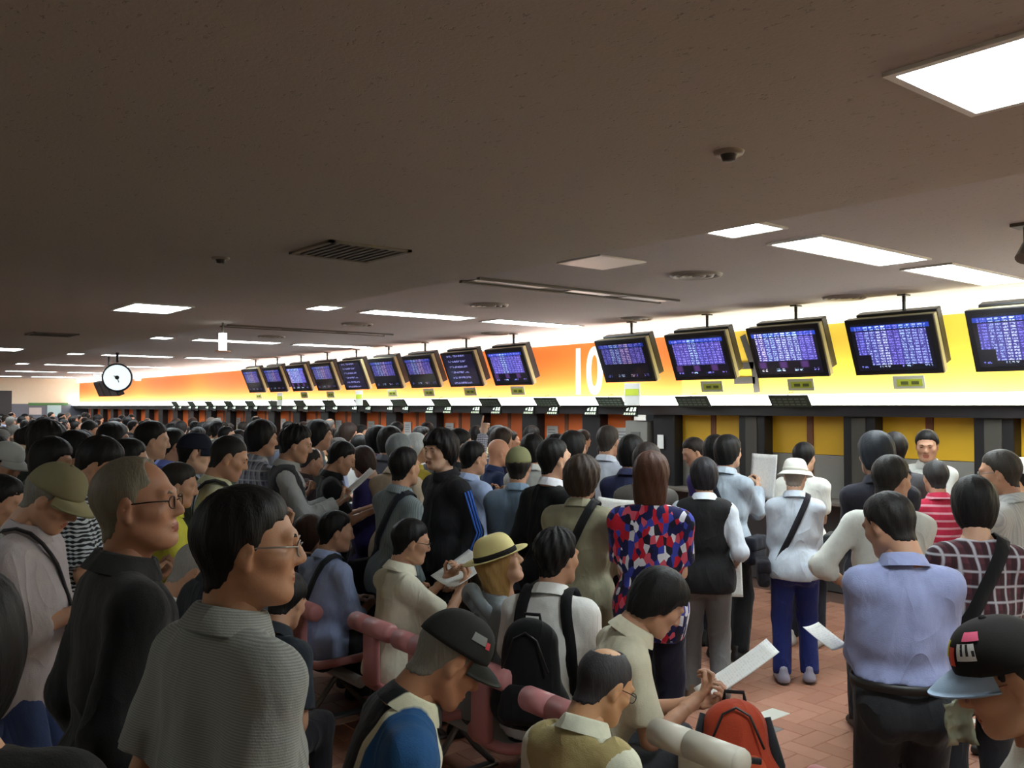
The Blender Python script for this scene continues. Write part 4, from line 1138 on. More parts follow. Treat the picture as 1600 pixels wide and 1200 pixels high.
e = empty('tilted_screen_board', (-19.49, 4.98, 2.280)); tag(e, 'wide dark tilted display board hanging below the round clock', 'board')
T = Matrix.Rotation(TILT, 4, 'X'); MB().bbox(-.75, .75, 0, .12, -.15, .17, .01, T=T).build('case', M_DARK, e)
for q in range(3): MB().bbox(-.72+q*.49, -.27+q*.49, -.012, .002, -.13, .15, .004, T=T).build('display', plain('display_off', (70, 64, 62), .3), e)
MB().cyl((0, .05, .15), (0, .05, ZF-e.location.z), .02, n=8).build('hanger', M_DARK, e)
# ---- seating
M_PINK = plain('pink_vinyl', (202, 136, 136), .38, vary=.06); M_OFF = plain('cream_vinyl', (205, 200, 184), .36, vary=.05); M_STEEL = plain('grey_steel', (140, 140, 138), .35, .6); M_SEATG = plain('seat_under', (150, 146, 134), .5)
def chair(x, y, label, m, rz=0, group='waiting seats', ped=True):
    e = empty('waiting_seat', (x, y, 0), rz); tag(e, label, 'seat', group)
    mb = MB(); mb.cyl((-.19, 0, .72), (-.035, 0, .72), .052, n=24); mb.cyl((-.03, 0, .72), (.19, 0, .72), .052, n=24)
    for s in (-1, 1): mb.lathe([(.052, 0), (.048, .012), (.03, .02), (0, .022)], 24, T=Matrix.Translation((s*.19, 0, .72)) @ Matrix.Rotation(s*PI/2, 4, 'Y'))
    mb.build('back_roll', m, e, True)
    MB().bbox(-.075, .055, -.025, .025, .40, .70, .018).build('back_post', m, e, True)
    n = 24; ring = [(.0+.215*math.copysign(abs(math.cos(a))**.6, math.cos(a)), .25+.225*math.copysign(abs(math.sin(a))**.6, math.sin(a)), .40+.012*math.cos(2*a)) for a in [2*PI*i/n for i in range(n)]]
    MB().tube(ring, .026, 10, closed=True).build('seat_rim', m, e, True)
    mb = MB(); mb.add([(0, .25, .395)]+ring, [(0, 1+i, 1+(i+1) % n) for i in range(n)]); mb.add([(0, .25, .34)]+[(p[0], p[1], p[2]-.02) for p in ring], [(0, 1+(i+1) % n, 1+i) for i in range(n)]); mb.build('seat_pan', M_SEATG, e, True)
    MB().cyl((-.3, .25, .29), (.3, .25, .29), .035, n=16).build('beam', plain('beam_white', (196, 198, 194), .4), e)
    for yy in (.02, .48): MB().tube([(0, .25, .27), (0, .25+(yy-.25)*.5, .13), (0, yy, .02)], .017, 8).build('leg', M_STEEL, e)
    MB().bbox(-.03, .03, 0, .5, 0, .02, .006).build('foot_bar', M_STEEL, e)
    return e
for x, y, l, m in ((-5.05, 2.42, 'pink seat under the man in light blue with a bag strap', M_PINK), (-4.36, 2.52, 'pink seat under the man in the cream polo', M_PINK), (-3.86, 2.5, 'pink seat under the woman in the straw hat', M_PINK), (-3.31, 2.5, 'pink seat behind the black backpack', M_PINK), (-2.7, 2.42, 'pink seat under the man reading in a cream shirt', M_PINK), (-2.1, 2.55, 'cream seat with the orange backpack on it', M_OFF), (-1.48, 2.62, 'empty pink seat at the end of the row beside the cream one', M_PINK)): chair(x, y, l, m)

# ================================================================== PEOPLE
def FA(phi): return 51.1-phi
BLK = (20, 18, 18); BRN = (62, 40, 28); GRY = (120, 116, 106); DK = (30, 27, 26)
SK1, SK2, SK3 = (206, 166, 140), (188, 146, 120), (220, 182, 156)
# ---- nearest figures
person('person in black with black hair standing close beside the khaki cap', -1.64, 0.20, 1.706, FA(-34), hair=('bob', BLK), shirt=((24, 24, 24),), sleeve='long', trous=(22, 22, 24), seed=1, collar=False)
with_hat((134, 128, 98), (150, 144, 110))
B = person('man in khaki cap and pale grey shirt looking down with arms folded', -3.86, 0.80, 1.716, FA(88), arms=('cross', 'cross'), head=(34, 0), hair=('short', GRY), skn=SK2, shirt=((176, 168, 170),), sleeve='roll', trous=(52, 66, 104), hat='cap', seed=2, eyes=True, wl=(-.07, .2, 1.07), lean=2)
shoulder_bag(B, 'dark cross-body strap and bag on the man in the khaki cap', 1, (30, 24, 26), .018)
C = person('grey-haired man with glasses in a black jacket with grey back', -2.56, 0.74, 1.811, FA(52), arms=('down', 'down'), head=(-4, -34), hair=('thin', (112, 104, 88)), skn=(172, 126, 100), shirt=((22, 22, 23), 'yoke', (46, 46, 46)), sleeve='roll', trous=(24, 24, 26), glasses=(34, 28, 26), seed=3, eyes=True, loose=.024, hem=.74)
D = person('tall man with glasses in a grey ribbed polo shirt seen from behind', -1.88, 0.78, 1.779, FA(42), arms=('down', 'down'), head=(2, -34), hair=('short', BLK), skn=(176, 132, 102), shirt=((122, 124, 120), 'rib', (146, 148, 143)), sleeve='short', trous=(40, 40, 44), glasses=(150, 146, 140), seed=4, eyes=True, loose=.026, hem=.72, build=.98)
# ---- seated rows
G = person('grey-haired old man in a white shirt bent over his paper', -4.21, 1.49, 1.291, FA(80), sit=True, arms=('lapread', 'lapread'), lean=16, head=(26, 0), hair=('buzz', (150, 146, 140)), skn=SK2, shirt=((225, 228, 224),), trous=(60, 60, 66), seed=5, q=.8, eyes=True)
paper(G, 'folded white newspaper raised beside the grey-haired old man', (-.28, .18, .98), .2, .34, 66, 30)
person('person in a dark slate top with blue collar hidden behind the tall man', -3.03, 1.20, 1.628, FA(40), hair=('short', BLK), skn=SK2, shirt=((40, 46, 54),), sleeve='short', trous=(36, 36, 42), seed=16, q=.8)
Hh = person('black-haired person in dark blue seated behind the tall man in grey', -3.86, 1.78, 1.176, FA(20), sit=True, arms=('lap', 'lap'), lean=24, head=(20, 0), hair=('short', BLK), skn=SK2, shirt=((38, 44, 52),), sleeve='short', trous=(30, 30, 36), seed=6, q=.85)
I_ = person('seated man in a light blue shirt with a dark shoulder strap', -5.11, 2.69, 1.287, FA(40), sit=True, arms=('lap', 'lap'), lean=4, head=(8, -32), hair=('short', BLK), skn=SK2, shirt=((158, 172, 210),), sleeve='roll', trous=(34, 34, 38), seed=7, q=.85)
shoulder_bag(I_, 'dark shoulder bag strap across the seated man in light blue', 1, (44, 46, 52), .045)
J_ = person('brown-haired person seated half hidden beside the man in light blue', -5.49, 2.70, 1.226, FA(60), sit=True, arms=('lap', 'lap'), head=(10, 0), hair=('bob', (60, 40, 32)), skn=SK2, shirt=((70, 58, 56),), trous=(40, 40, 44), seed=8, q=.7)
K_ = person('seated man in a cream polo shirt reading a white paper', -4.43, 2.82, 1.291, FA(56), sit=True, arms=('lapreadhi', 'lapreadhi'), lean=4, head=(12, -20), hair=('short', BLK), skn=SK2, shirt=((222, 218, 196),), trous=(70, 66, 60), seed=9, q=.9, eyes=True, glasses=(60, 56, 54))
paper(K_, 'white paper open in the hands of the man in the cream polo', (0, .34, .84), .34, .3, 28, 0, fold=.15)
with_hat((226, 212, 150), (230, 216, 156), (34, 32, 34))
L_ = person('seated woman in a straw hat with blonde hair and grey hoodie', -3.63, 2.85, 1.274, FA(66), sit=True, arms=('lap', 'lap'), lean=6, head=(-20, -24), hair=('long', (176, 138, 84)), skn=SK3, shirt=((134, 142, 144),), sleeve='long', trous=(70, 70, 76), hat='straw', seed=10, eyes=True, hood=True, collar=False, build=.93)
M_ = person('seated man in a white shirt wearing a black backpack', -3.26, 2.92, 1.361, FA(20), sit=True, arms=('lap', 'lap'), lean=8, head=(4, -26), hair=('spiky', BLK), skn=SK2, shirt=((230, 230, 226),), trous=(44, 44, 50), seed=11)
sling_pack(M_, 'black backpack on the seated man in white', (22, 22, 24), h=.50, w=.36, drop=-.03)
N_ = person('man in a cream shirt reading a long folded newspaper', -2.54, 2.85, 1.250, FA(84), sit=True, arms=('lapreadhi', 'lapread'), lean=22, head=(30, 0), hair=('medium', BLK), skn=SK2, shirt=((214, 208, 182),), trous=(52, 54, 58), seed=12, eyes=True, wr=(.09, .42, .70), wl=(.07, .44, .68))
paper(N_, 'long folded white newspaper held by the man in the cream shirt', (0, .46, .68), .2, .36, 36, -8, bend=.02)
O_ = person('man with a bald crown in a tan vest looking down', -2.08, 2.07, 1.148, FA(40), sit=True, arms=('lap', 'lap'), lean=12, head=(26, -22), hair=('bald', (58, 56, 58)), skn=(204, 158, 118), shirt=((214, 214, 190),), sleeve='short', vest=((170, 154, 104),), trous=(70, 66, 58), seed=13, eyes=True, glasses=(40, 36, 34), loose=.02)
with_hat((40, 40, 38), (44, 44, 40))
Pp = person('man in a black cap and blue and black sports jacket bent forward', -2.27, 1.59, 1.300, FA(72), sit=True, arms=('lap', 'lap'), lean=20, head=(32, 0), hair=('buzz', (128, 124, 112)), skn=(178, 130, 98), shirt=((20, 20, 22), 'split', (38, 84, 132), (214, 212, 182)), sleeve='long', trous=(40, 42, 48), hat='cap', seed=14, eyes=True, loose=.026)
with_hat((34, 32, 30), (150, 170, 190))
Q_ = person('man in a black cap with bright patches, glasses and a white T-shirt', -1.00, 2.44, 1.400, FA(-62), sit=True, arms=('lap', 'lap'), lean=8, head=(22, 12), hair=('buzz', (40, 36, 34)), skn=(180, 132, 102), shirt=((226, 226, 214),), trous=(70, 84, 110), hat='cap', glasses=(150, 90, 80), seed=15, eyes=True, collar=False, loose=.024)
def patch(p, nm, ang, z, w, h, rgb, text=None):
    """small sewn patch on the crown of a cap; ang 0 is the front"""
    T0 = Matrix.Translation(p.HO) @ Matrix(p.Rh.tolist()).to_4x4(); V = []; n = 5
    for j in range(n):
        for i in range(n):
            a = ang+(i/(n-1)-.5)*w/.1; zz = z+(j/(n-1)-.5)*h; k = .0935*math.cos(math.asin(min(.99, (zz-.03)/.108)))**.8; V.append(T0 @ Vector((k*math.sin(a), -.014+1.22*k*math.cos(a), zz+.122*k*math.cos(a))))
    mesh_obj('cap_'+nm, V, [(j*n+i, j*n+i+1, (j+1)*n+i+1, (j+1)*n+i) for j in range(n-1) for i in range(n-1)], plain('patch_%d_%d_%d' % rgb, rgb, .6), p.hat, True)
for nm, a, z, w_, h_, c in (('patch', .3, .075, .022, .04, (225, 70, 40)), ('patch', .1, .09, .012, .035, (214, 206, 40)), ('patch', .75, .085, .05, .035, (222, 222, 218)), ('patch', .9, .115, .05, .016, (214, 90, 120)), ('lettering', .65, .09, .007, .024, (30, 30, 30)), ('lettering', .8, .09, .007, .024, (30, 30, 30)), ('lettering', .95, .083, .007, .012, (30, 30, 30))): patch(Q_, nm, -a, z, w_, h_, c)
for nm, a, z, w_, h_, c in (('patch', 0.0, .075, .075, .05, (206, 200, 150)), ('lettering', 0.1, .075, .03, .022, (30, 30, 30)), ('patch', 1.35, .09, .05, .022, (110, 112, 108)), ('patch', 1.0, .083, .018, .018, (180, 50, 60))): patch(Pp, nm, a, z, w_, h_, c)
backpack((-2.1, 2.78, .43), R(40), 'orange and dark grey backpack lying on the cream seat', (168, 62, 36), (186, 78, 46), w=.33, d=.2, h=.42, tilt=-14)
chair(O_.root.location.x, O_.root.location.y-.25, 'pink seat under the man in the tan vest', M_PINK)
chair(Pp.root.location.x, Pp.root.location.y-.25, 'pink seat under the man in the blue and black jacket', M_PINK)
chair(Q_.root.location.x, Q_.root.location.y+.25, 'pink seat under the man with the patched cap', M_PINK, PI)
chair(G.root.location.x, G.root.location.y-.25, 'pink seat under the grey-haired old man', M_PINK)
chair(Hh.root.location.x, Hh.root.location.y-.25, 'pink seat under the black-haired person in dark blue', M_PINK)
# ---- standing on the right
Rr = person('man in a lavender shirt and black trousers with head bowed', -1.75, 3.26, 1.617, FA(8), arms=('low', 'low'), head=(24, 34), hair=('short', DK), skn=SK2, shirt=((150, 158, 198),), sleeve='long', hem=.98, trous=(40, 42, 46), belt=True, seed=20, loose=.022, build=1.0)
paper(Rr, 'white paper held out by the man in the lavender shirt', (-.2, .2, 1.03), .13, .15, 30, 50)
V, F_ = sheet_mesh(.11, .17, .1, .3, 8)
rgp = random.Random(4); V = [(x+rgp.uniform(-.006, .006), y, z+rgp.uniform(-.012, .012)) for x, y, z in V[:81]]; V += [(x, y, z-.0015) for x, y, z in V]
o = mesh_obj('plastic_bag', V, F_, plain('clear_plastic', (120, 124, 104), .15), None, True); o.matrix_world = Rr.mat4 @ Matrix.Translation((.15, -.155, .79)) @ Euler((R(97), R(-8), R(10))).to_matrix().to_4x4(); tag(o, 'crumpled greenish plastic sheet sticking out of the back trouser pocket', 'plastic bag')
S_ = person('person with bobbed black hair in a dark red plaid shirt', -1.79, 4.08, 1.643, FA(10), arms=('low', 'low'), head=(12, -10), hair=('bob', BLK), skn=SK1, shirt=((58, 38, 44), 'plaid', (92, 52, 60), (206, 206, 214)), sleeve='long', trous=(38, 38, 44), seed=21, hem=.74, collar=False)
shoulder_bag(S_, 'black bag slung from the shoulder of the person in plaid', 1, (22, 22, 24), .06, (.34, .14, .34))
T1 = person('person in a dark navy jacket among those at the yellow booths', -2.82, 5.11, 1.802, FA(6), arms=('low', 'low'), head=(4, 10), hair=('medium', (36, 40, 46)), skn=SK2, shirt=((40, 40, 50),), sleeve='long', trous=(34, 34, 38), seed=22, q=.8)
T2 = person('man in an off-white shirt with his hand on his hip', -2.40, 4.52, 1.693, FA(14), arms=('low', 'hip'), head=(10, -50), hair=('short', (36, 33, 30)), skn=SK2, shirt=((210, 212, 204),), sleeve='roll', trous=(36, 36, 40), seed=23, q=.85, shoes=((228, 228, 228), (215, 215, 215)), build=1.05)
person('man in a crimson striped polo shirt with a dark strap', -2.98, 6.20, 1.575, FA(4), arms=('low', 'low'), head=(6, 0), hair=('short', (52, 50, 50)), skn=SK2, shirt=((176, 38, 66), 'hstripe', (206, 150, 160)), trous=(50, 48, 46), seed=24, q=.75)
V_ = person('man in a pale grey shirt facing the crowd in front of a yellow booth', -3.62, 7.39, 1.751, FA(-140), arms=('low', 'cross'), head=(12, 10), hair=('short', BLK), skn=SK2, shirt=((196, 198, 192),), sleeve='long', trous=(60, 60, 62), seed=25, q=.8, eyes=True)
paper(V_, 'white slip in the hand of the man facing the crowd', (.02, .3, 1.0), .14, .2, 50)
Ww = person('man with glasses and grey hair in a pale grey striped shirt', -2.18, 5.28, 1.705, FA(-34), arms=('low', 'low'), head=(8, 24), hair=('short', (58, 54, 50)), skn=SK2, shirt=((188, 190, 186), 'vstripe', (170, 172, 172)), sleeve='long', trous=(48, 48, 52), seed=26, q=.8, glasses=(120, 120, 120))
with_hat((236, 236, 238), (40, 52, 92)); person('person in a white and navy cap and white top', -2.51, 6.46, 1.604, FA(-20), arms=('low', 'low'), hair=('short', BLK), shirt=((214, 218, 216),), trous=(50, 50, 60), hat='cap', seed=27, q=.7)
with_hat((222, 222, 212), (224, 224, 214), (214, 212, 200))
Y_ = person('man in a white brimmed hat, pale blue shirt and blue jeans', -3.68, 5.57, 1.580, FA(12), arms=('low', 'low'), head=(10, -14), hair=('buzz', (150, 140, 130)), skn=SK3, shirt=((196, 206, 218),), sleeve='roll', trous=(34, 46, 110), hat='bucket', seed=28, q=.9, shoes=((150, 150, 168), (70, 66, 66)), stride=.03, hem=.8)
shoulder_bag(Y_, 'black strap and bag across the man in the white hat', 1, (32, 30, 38), .045, drop=-.04)
Z_ = person('young man in a white shirt and dark trousers beside the white hat', -4.18, 6.46, 1.656, FA(30), arms=('low', 'down'), head=(6, -14), hair=('short', BLK), skn=SK1, shirt=((232, 234, 226),), trous=(34, 34, 44), seed=29, q=.75, shoes=((205, 205, 200), (190, 190, 185)))
shoulder_bag(Z_, 'grey bag strap on the young man in white', -1, (60, 62, 64), .05)
AA = person('person in a black vest over white sleeves and grey trousers', -3.80, 4.70, 1.614, FA(14), arms=('down', 'low'), head=(8, 10), hair=('medium', (34, 32, 36)), skn=SK2, shirt=((206, 214, 224),), sleeve='roll', vest=((30, 30, 32),), trous=(112, 112, 112), seed=30, q=.9, shoes=((120, 96, 76), (60, 44, 36)), stride=-.06, hem=.84, wr=(.22, .14, .98))
paper(AA, 'folded white paper hanging from the hand of the person in the black vest', (.2, .16, .72), .12, .26, 80, 10)
BB = person('man in a blue-grey shirt with a shoulder strap holding up white paper', -4.32, 5.65, 1.731, FA(38), arms=('high', 'high'), head=(2, -16), hair=('medium', BLK), skn=SK1, shirt=((166, 178, 190),), sleeve='long', trous=(30, 30, 32), seed=31, q=.8, shoes=((36, 30, 28), (80, 64, 50)))
shoulder_bag(BB, 'dark strap over the man in the blue-grey shirt', -1, (30, 32, 44), .04); paper(BB, 'white sheet held up in front of the man in blue-grey', (.14, .36, 1.2), .26, .36, 84, -20)
person('dark-haired person in purple right beside the man holding up paper', -4.64, 5.89, 1.719, FA(20), arms=('low', 'low'), hair=('medium', BLK), shirt=((70, 56, 118),), sleeve='long', trous=(34, 34, 40), seed=32, q=.65)
person('man bending at the first yellow booth, face turned aside', -5.21, 6.30, 1.662, FA(-100), arms=('low', 'low'), head=(22, 0), lean=6, hair=('short', (40, 34, 32)), skn=SK2, shirt=((110, 112, 108),), sleeve='long', trous=(50, 50, 52), seed=33, q=.65)
# ---- standing in the middle
EE = person('brown-haired person in a red, white and blue star print shirt', -3.27, 3.61, 1.711, FA(16), arms=('low', 'low'), head=(0, -6), hair=('long', (74, 44, 30)), skn=SK3, shirt=((40, 44, 110), 'stars'), sleeve='short', trous=(40, 42, 60), seed=34, q=.95, collar=False, hem=.72, loose=.024)
FF = person('person in an olive khaki jacket with a black shoulder strap', -3.76, 3.56, 1.676, FA(20), arms=('read', 'low'), head=(4, -8), hair=('mop', (54, 42, 34)), skn=SK2, shirt=((140, 136, 112),), sleeve='long', trous=(40, 40, 44), seed=35, q=.9, hem=.66, loose=.034)
shoulder_bag(FF, 'black bag hung from the shoulder of the person in khaki', 1, (28, 28, 30), .05); paper(FF, 'pale newspaper opened in front of the person in khaki', (.1, .36, 1.2), .36, .26, 58, -20)
GG = person('man in a black sweater with a white collar', -4.19, 3.73, 1.748, FA(46), arms=('down', 'down'), head=(-2, -20), hair=('short', BLK), skn=SK1, shirt=((24, 24, 27),), sleeve='long', trous=(34, 34, 38), seed=36, q=.85, collar=False)
mb = MB(); T = Matrix.Translation(Vector(GG.N)+Vector((0, .004, -.01))) @ Matrix.Rotation(R(-14), 4, 'X'); mb.lathe([(.082, 0), (.075, .03), (.07, .05), (.063, .05), (.06, .02)], 24, T=T); o = mb.build('collar', cloth((228, 230, 236)), GG.root, True)
with_hat((132, 132, 96), (140, 138, 100))
HH = person('man in an olive cap and slate blue shirt seen from behind', -4.65, 3.81, 1.678, FA(10), arms=('low', 'low'), head=(4, 0), hair=('short', (44, 38, 34)), skn=SK2, shirt=((112, 132, 152),), sleeve='long', trous=(70, 72, 78), hat='cap', seed=37, q=.8, loose=.03)
person('person in a white top standing just beyond the olive cap', -5.54, 4.69, 1.731, FA(20), arms=('low', 'low'), hair=('medium', BLK), shirt=((214, 216, 210),), trous=(50, 50, 55), seed=38, q=.65)
II = person('man in a pale blue shirt reading a folded paper', -5.32, 3.93, 1.693, FA(40), arms=('read', 'read'), head=(8, -18), hair=('short', BLK), skn=SK2, shirt=((164, 182, 216),), sleeve='long', trous=(112, 106, 90), seed=39, q=.8)
paper(II, 'small white paper in the hands of the man in pale blue', (-.1, .36, 1.14), .16, .24, 40)
person('bald man in a navy shirt', -6.15, 4.82, 1.658, FA(70), arms=('low', 'low'), head=(6, 0), hair=('none', BLK), skn=(210, 158, 128), shirt=((44, 58, 96),), trous=(50, 50, 55), seed=40, q=.65, eyes=True)
KK = person('person pointing up towards the monitors with one raised arm', -6.21, 4.42, 1.643, FA(52), arms=('point', 'low'), hair=('short', BLK), skn=SK3, shirt=((176, 178, 190), 'check', (110, 112, 130)), sleeve='long', trous=(50, 50, 55), seed=41, q=.8, wr=(.10, .24, 1.80))
LL = person('young man in a black track jacket with three blue stripes looking back', -4.98, 3.39, 1.803, FA(-128), arms=('down', 'down'), head=(4, 8), hair=('mop', (24, 20, 20)), skn=SK3, shirt=((34, 34, 38),), sleeve='long', trous=(26, 26, 28), seed=42, q=1.0, eyes=True, hem=.8, loose=.024)
def sleeve_stripes(p, s, rgb):
    """three stripes down the outside of a sleeve"""
    E, W = p.arm[s][0], p.arm[s][1]; S0 = p.S[s]; pts = [S0+(E-S0)*t for t in np.linspace(.06, 1, 8)]+[E+(W-E)*t for t in np.linspace(.12, .88, 7)]
    for k in (-1, 0, 1):
        mb = MB(); path = []
        for i, q in enumerate(pts):
            t = unit(pts[min(i+1, len(pts)-1)]-pts[max(i-1, 0)]); o = np.array((s*1.0, 0, 0)); o = unit(o-t*(o @ t)); b_ = np.cross(t, o); r_ = .076-.02*i/len(pts); a = k*.27; path.append(q+(o*math.cos(a)+b_*math.sin(a))*(r_+.004))
        ribbon(mb, path, [unit(np.array((s, 0, 0.))+0)]*len(path), .011, .004, closed=False); mb.build('sleeve_stripe', cloth(rgb), p.root, True)
sleeve_stripes(LL, 1, (56, 104, 200)); sleeve_stripes(LL, -1, (56, 104, 200))
MM = person('person in a plain black jacket right behind the track jacket', -5.71, 4.08, 1.774, FA(62), arms=('read', 'read'), head=(8, -10), hair=('short', BLK), skn=SK2, shirt=((32, 33, 36),), sleeve='long', trous=(30, 30, 34), seed=43, q=.75)
NN = person('man in a grey striped shirt with a cross-body bag and dark jeans', -4.87, 3.05, 1.691, FA(40), arms=('down', 'low'), side=6, head=(4, 0), hair=('short', BLK), skn=SK2, shirt=((126, 138, 140), 'vstripe', (108, 118, 122)), sleeve='long', trous=(42, 46, 66), seed=44, q=.9, hem=.78, build=.93, loose=.014)
shoulder_bag(NN, 'dark cross-body bag on the man in the grey striped shirt', 1, (36, 38, 46), .05)
person('grey-haired man in a beige top', -5.66, 3.50, 1.750, FA(30), arms=('low', 'low'), hair=('short', (130, 136, 138)), skn=SK2, shirt=((206, 186, 160),), sleeve='long', trous=(60, 58, 56), seed=45, q=.7)
person('white-haired person in a yellow and white top', -6.18, 3.98, 1.734, FA(40), arms=('low', 'low'), hair=('short', (206, 212, 212)), skn=SK2, shirt=((228, 208, 84),), trous=(60, 58, 56), seed=46, q=.65)
PPv = person('man in a dark vest over grey sleeves reading a sheet', -6.05, 2.86, 1.819, FA(74), arms=('read', 'read'), head=(16, -8), hair=('spiky', BLK), skn=SK2, shirt=((168, 170, 168),), sleeve='long', vest=((46, 47, 48),), trous=(40, 40, 44), seed=47, q=.9, eyes=True)
paper(PPv, 'white sheet held in both hands by the man in the dark vest', (.02, .33, 1.16), .28, .34, 42)
QQ = person('man in a black T-shirt reading a paper', -6.16, 3.29, 1.674, FA(76), arms=('read', 'read'), head=(26, -4), hair=('short', BLK), skn=SK2, shirt=((24, 25, 27),), sleeve='short', trous=(40, 40, 46), seed=48, q=.9, eyes=True)
paper(QQ, 'wide white newspaper spread by the man in the black T-shirt', (.04, .36, 1.12), .42, .30, 38, 0, fold=.1)
RRw = person('woman in a navy and white hooded top with a frilled skirt', -6.46, 3.63, 1.619, FA(-70), arms=('read', 'low'), head=(22, 0), hair=('bob', (56, 40, 36)), skn=SK3, shirt=((44, 40, 90),), sleeve='long', trous=(24, 24, 26), skirt=(40, 36, 78), seed=49, q=.85, hood=True, collar=False, build=.93)
SSm = person('man in a grey and white checked shirt with back to the clock', -6.50, 2.79, 1.847, FA(48), arms=('read', 'read'), head=(8, -8), hair=('medium', BLK), skn=SK2, shirt=((150, 156, 170), 'plaid', (92, 94, 110), (212, 216, 222)), sleeve='long', trous=(40, 40, 48), seed=50, q=.8)
TTm = person('man in a pale khaki shirt with a dark strap over one shoulder', -5.18, 2.02, 1.767, FA(72), arms=('read', 'read'), head=(22, -4), hair=('buzz', (30, 27, 26)), skn=SK2, shirt=((190, 192, 160),), sleeve='short', trous=(50, 48, 46), seed=51, q=.85, eyes=True)
shoulder_bag(TTm, 'black strap on the man in the pale khaki shirt', 1, (26, 26, 28), .035)
with_hat((34, 38, 52), (34, 38, 52)); UUm = person('man in a navy cap and grey backpack straps', -5.91, 2.07, 1.776, FA(60), arms=('read', 'read'), head=(10, -10), hair=('buzz', BLK), skn=SK3, shirt=((150, 164, 176),), sleeve='long', trous=(44, 44, 50), hat='cap', seed=52, q=.8)
sling_pack(UUm, 'dark grey backpack on the man in the navy cap', (58, 58, 64), h=.42)
VVm = person('young man in a bright white T-shirt', -6.61, 2.01, 1.844, FA(58), arms=('read', 'read'), head=(10, -8), hair=('short', BLK), skn=SK1, shirt=((228, 236, 236),), sleeve='short', trous=(44, 44, 52), seed=53, q=.8, collar=False)
FY = person('man in a lemon yellow shirt behind the grey-haired man with glasses', -5.02, 1.67, 1.636, FA(64), arms=('low', 'low'), head=(14, -10), hair=('short', (42, 38, 34)), skn=SK2, shirt=((206, 202, 74),), sleeve='roll', trous=(60, 56, 50), seed=54, q=.85)
EC = person('young man in a black and white checked shirt looking down', -4.71, 1.18, 1.788, FA(74), arms=('low', 'low'), head=(32, -6), hair=('short', BLK), skn=SK2, shirt=((34, 36, 42), 'check', (198, 206, 212)), sleeve='short', trous=(36, 36, 42), seed=55, q=.95, eyes=True)
# ---- the left middle
for lab, wx, wy, wt, ph, sh, hr, hd, kw in (
 ('black-haired person in a dark olive top beyond the khaki cap', -5.85, 1.20, 1.767, 66, (60, 62, 48), ('medium', BLK), 14, dict(sleeve='long')),
 ('dark-haired person in a mauve top close to the checked shirt', -6.41, 1.46, 1.789, 70, (112, 96, 112), ('medium', BLK), 12, {}),
 ('thick-haired person in a dark green jacket left of the mauve top', -6.97, 1.40, 1.855, 80, (46, 52, 48), ('mop', DK), 10, dict(sleeve='long')),
 ('dark-haired person in a charcoal top near the white T-shirt', -7.52, 1.99, 1.827, 50, (58, 58, 64), ('medium', BLK), 4, dict(sleeve='long')),
 ('black-haired person in a brown top before the white T-shirt', -5.56, 1.56, 1.759, 54, (92, 84, 74), ('short', BLK), 10, {}),
 ('person in a cornflower blue shirt beside the white T-shirt', -7.22, 2.36, 1.776, 50, (120, 136, 214), ('short', BLK), 6, {}),
 ('man with bare crown in a dark brown shirt behind the raised sheet', -7.00, 3.45, 1.589, 62, (66, 56, 56), ('bald', (48, 42, 40)), 20, {}),
 ('person in a grey hooded top beyond the dark vest', -7.32, 3.68, 1.829, 58, (120, 132, 132), ('medium', BLK), 4, dict(sleeve='long', hood=True)),
 ('person in a grey waistcoat and black sleeves near the beige top', -6.83, 4.13, 1.774, 44, (88, 92, 104), ('medium', DK), 6, dict(sleeve='long')),
 ('long-haired person in a blue and white top near the navy hooded top', -7.16, 4.20, 1.773, 50, (90, 90, 150), ('bob', BLK), 4, dict(sleeve='long')),
 ('man in a white top with a grey striped sleeve by the grey machine', -5.40, 5.42, 1.786, 30, (210, 218, 232), ('short', (60, 54, 50)), 4, {}),
 ('person in a navy top with pink collar before the grey machine', -4.58, 4.84, 1.741, 24, (46, 50, 82), ('medium', BLK), 4, dict(sleeve='long')),
 ('dark-haired person in brown right before the star print shirt', -4.17, 4.56, 1.704, 20, (96, 92, 88), ('medium', (44, 36, 32)), 4, dict(sleeve='long')),
 ('dark-haired person in charcoal next to the black sweater', -5.00, 4.64, 1.764, 44, (60, 60, 66), ('medium', BLK), 4, dict(sleeve='long')),
 ('man in a charcoal top with the back of his head at the second yellow booth', -3.41, 6.45, 1.757, 0, (70, 70, 74), ('short', DK), 4, dict(sleeve='long')),
 ('man in pale green at the very edge beyond the person in black', -4.67, 0.75, 1.631, 70, (150, 156, 146), ('short', BLK), 20, dict(sleeve='long')),
): person(lab, wx, wy, wt, FA(ph), arms=('low', 'low'), head=(hd, -6), hair=hr, skn=SK2, shirt=(sh,), trous=(44, 44, 50), seed=60+int(abs(wx*100))%97, q=.7, **kw)
with_hat((190, 194, 192), (176, 178, 176))
person('person in a pale grey cap and white shirt at the edge of the crowd', -6.48, 1.06, 1.720, FA(100), arms=('read', 'read'), head=(24, 0), hair=('buzz', DK), skn=SK2, shirt=((216, 220, 222),), trous=(60, 60, 64), hat='cap', seed=90, q=.75)

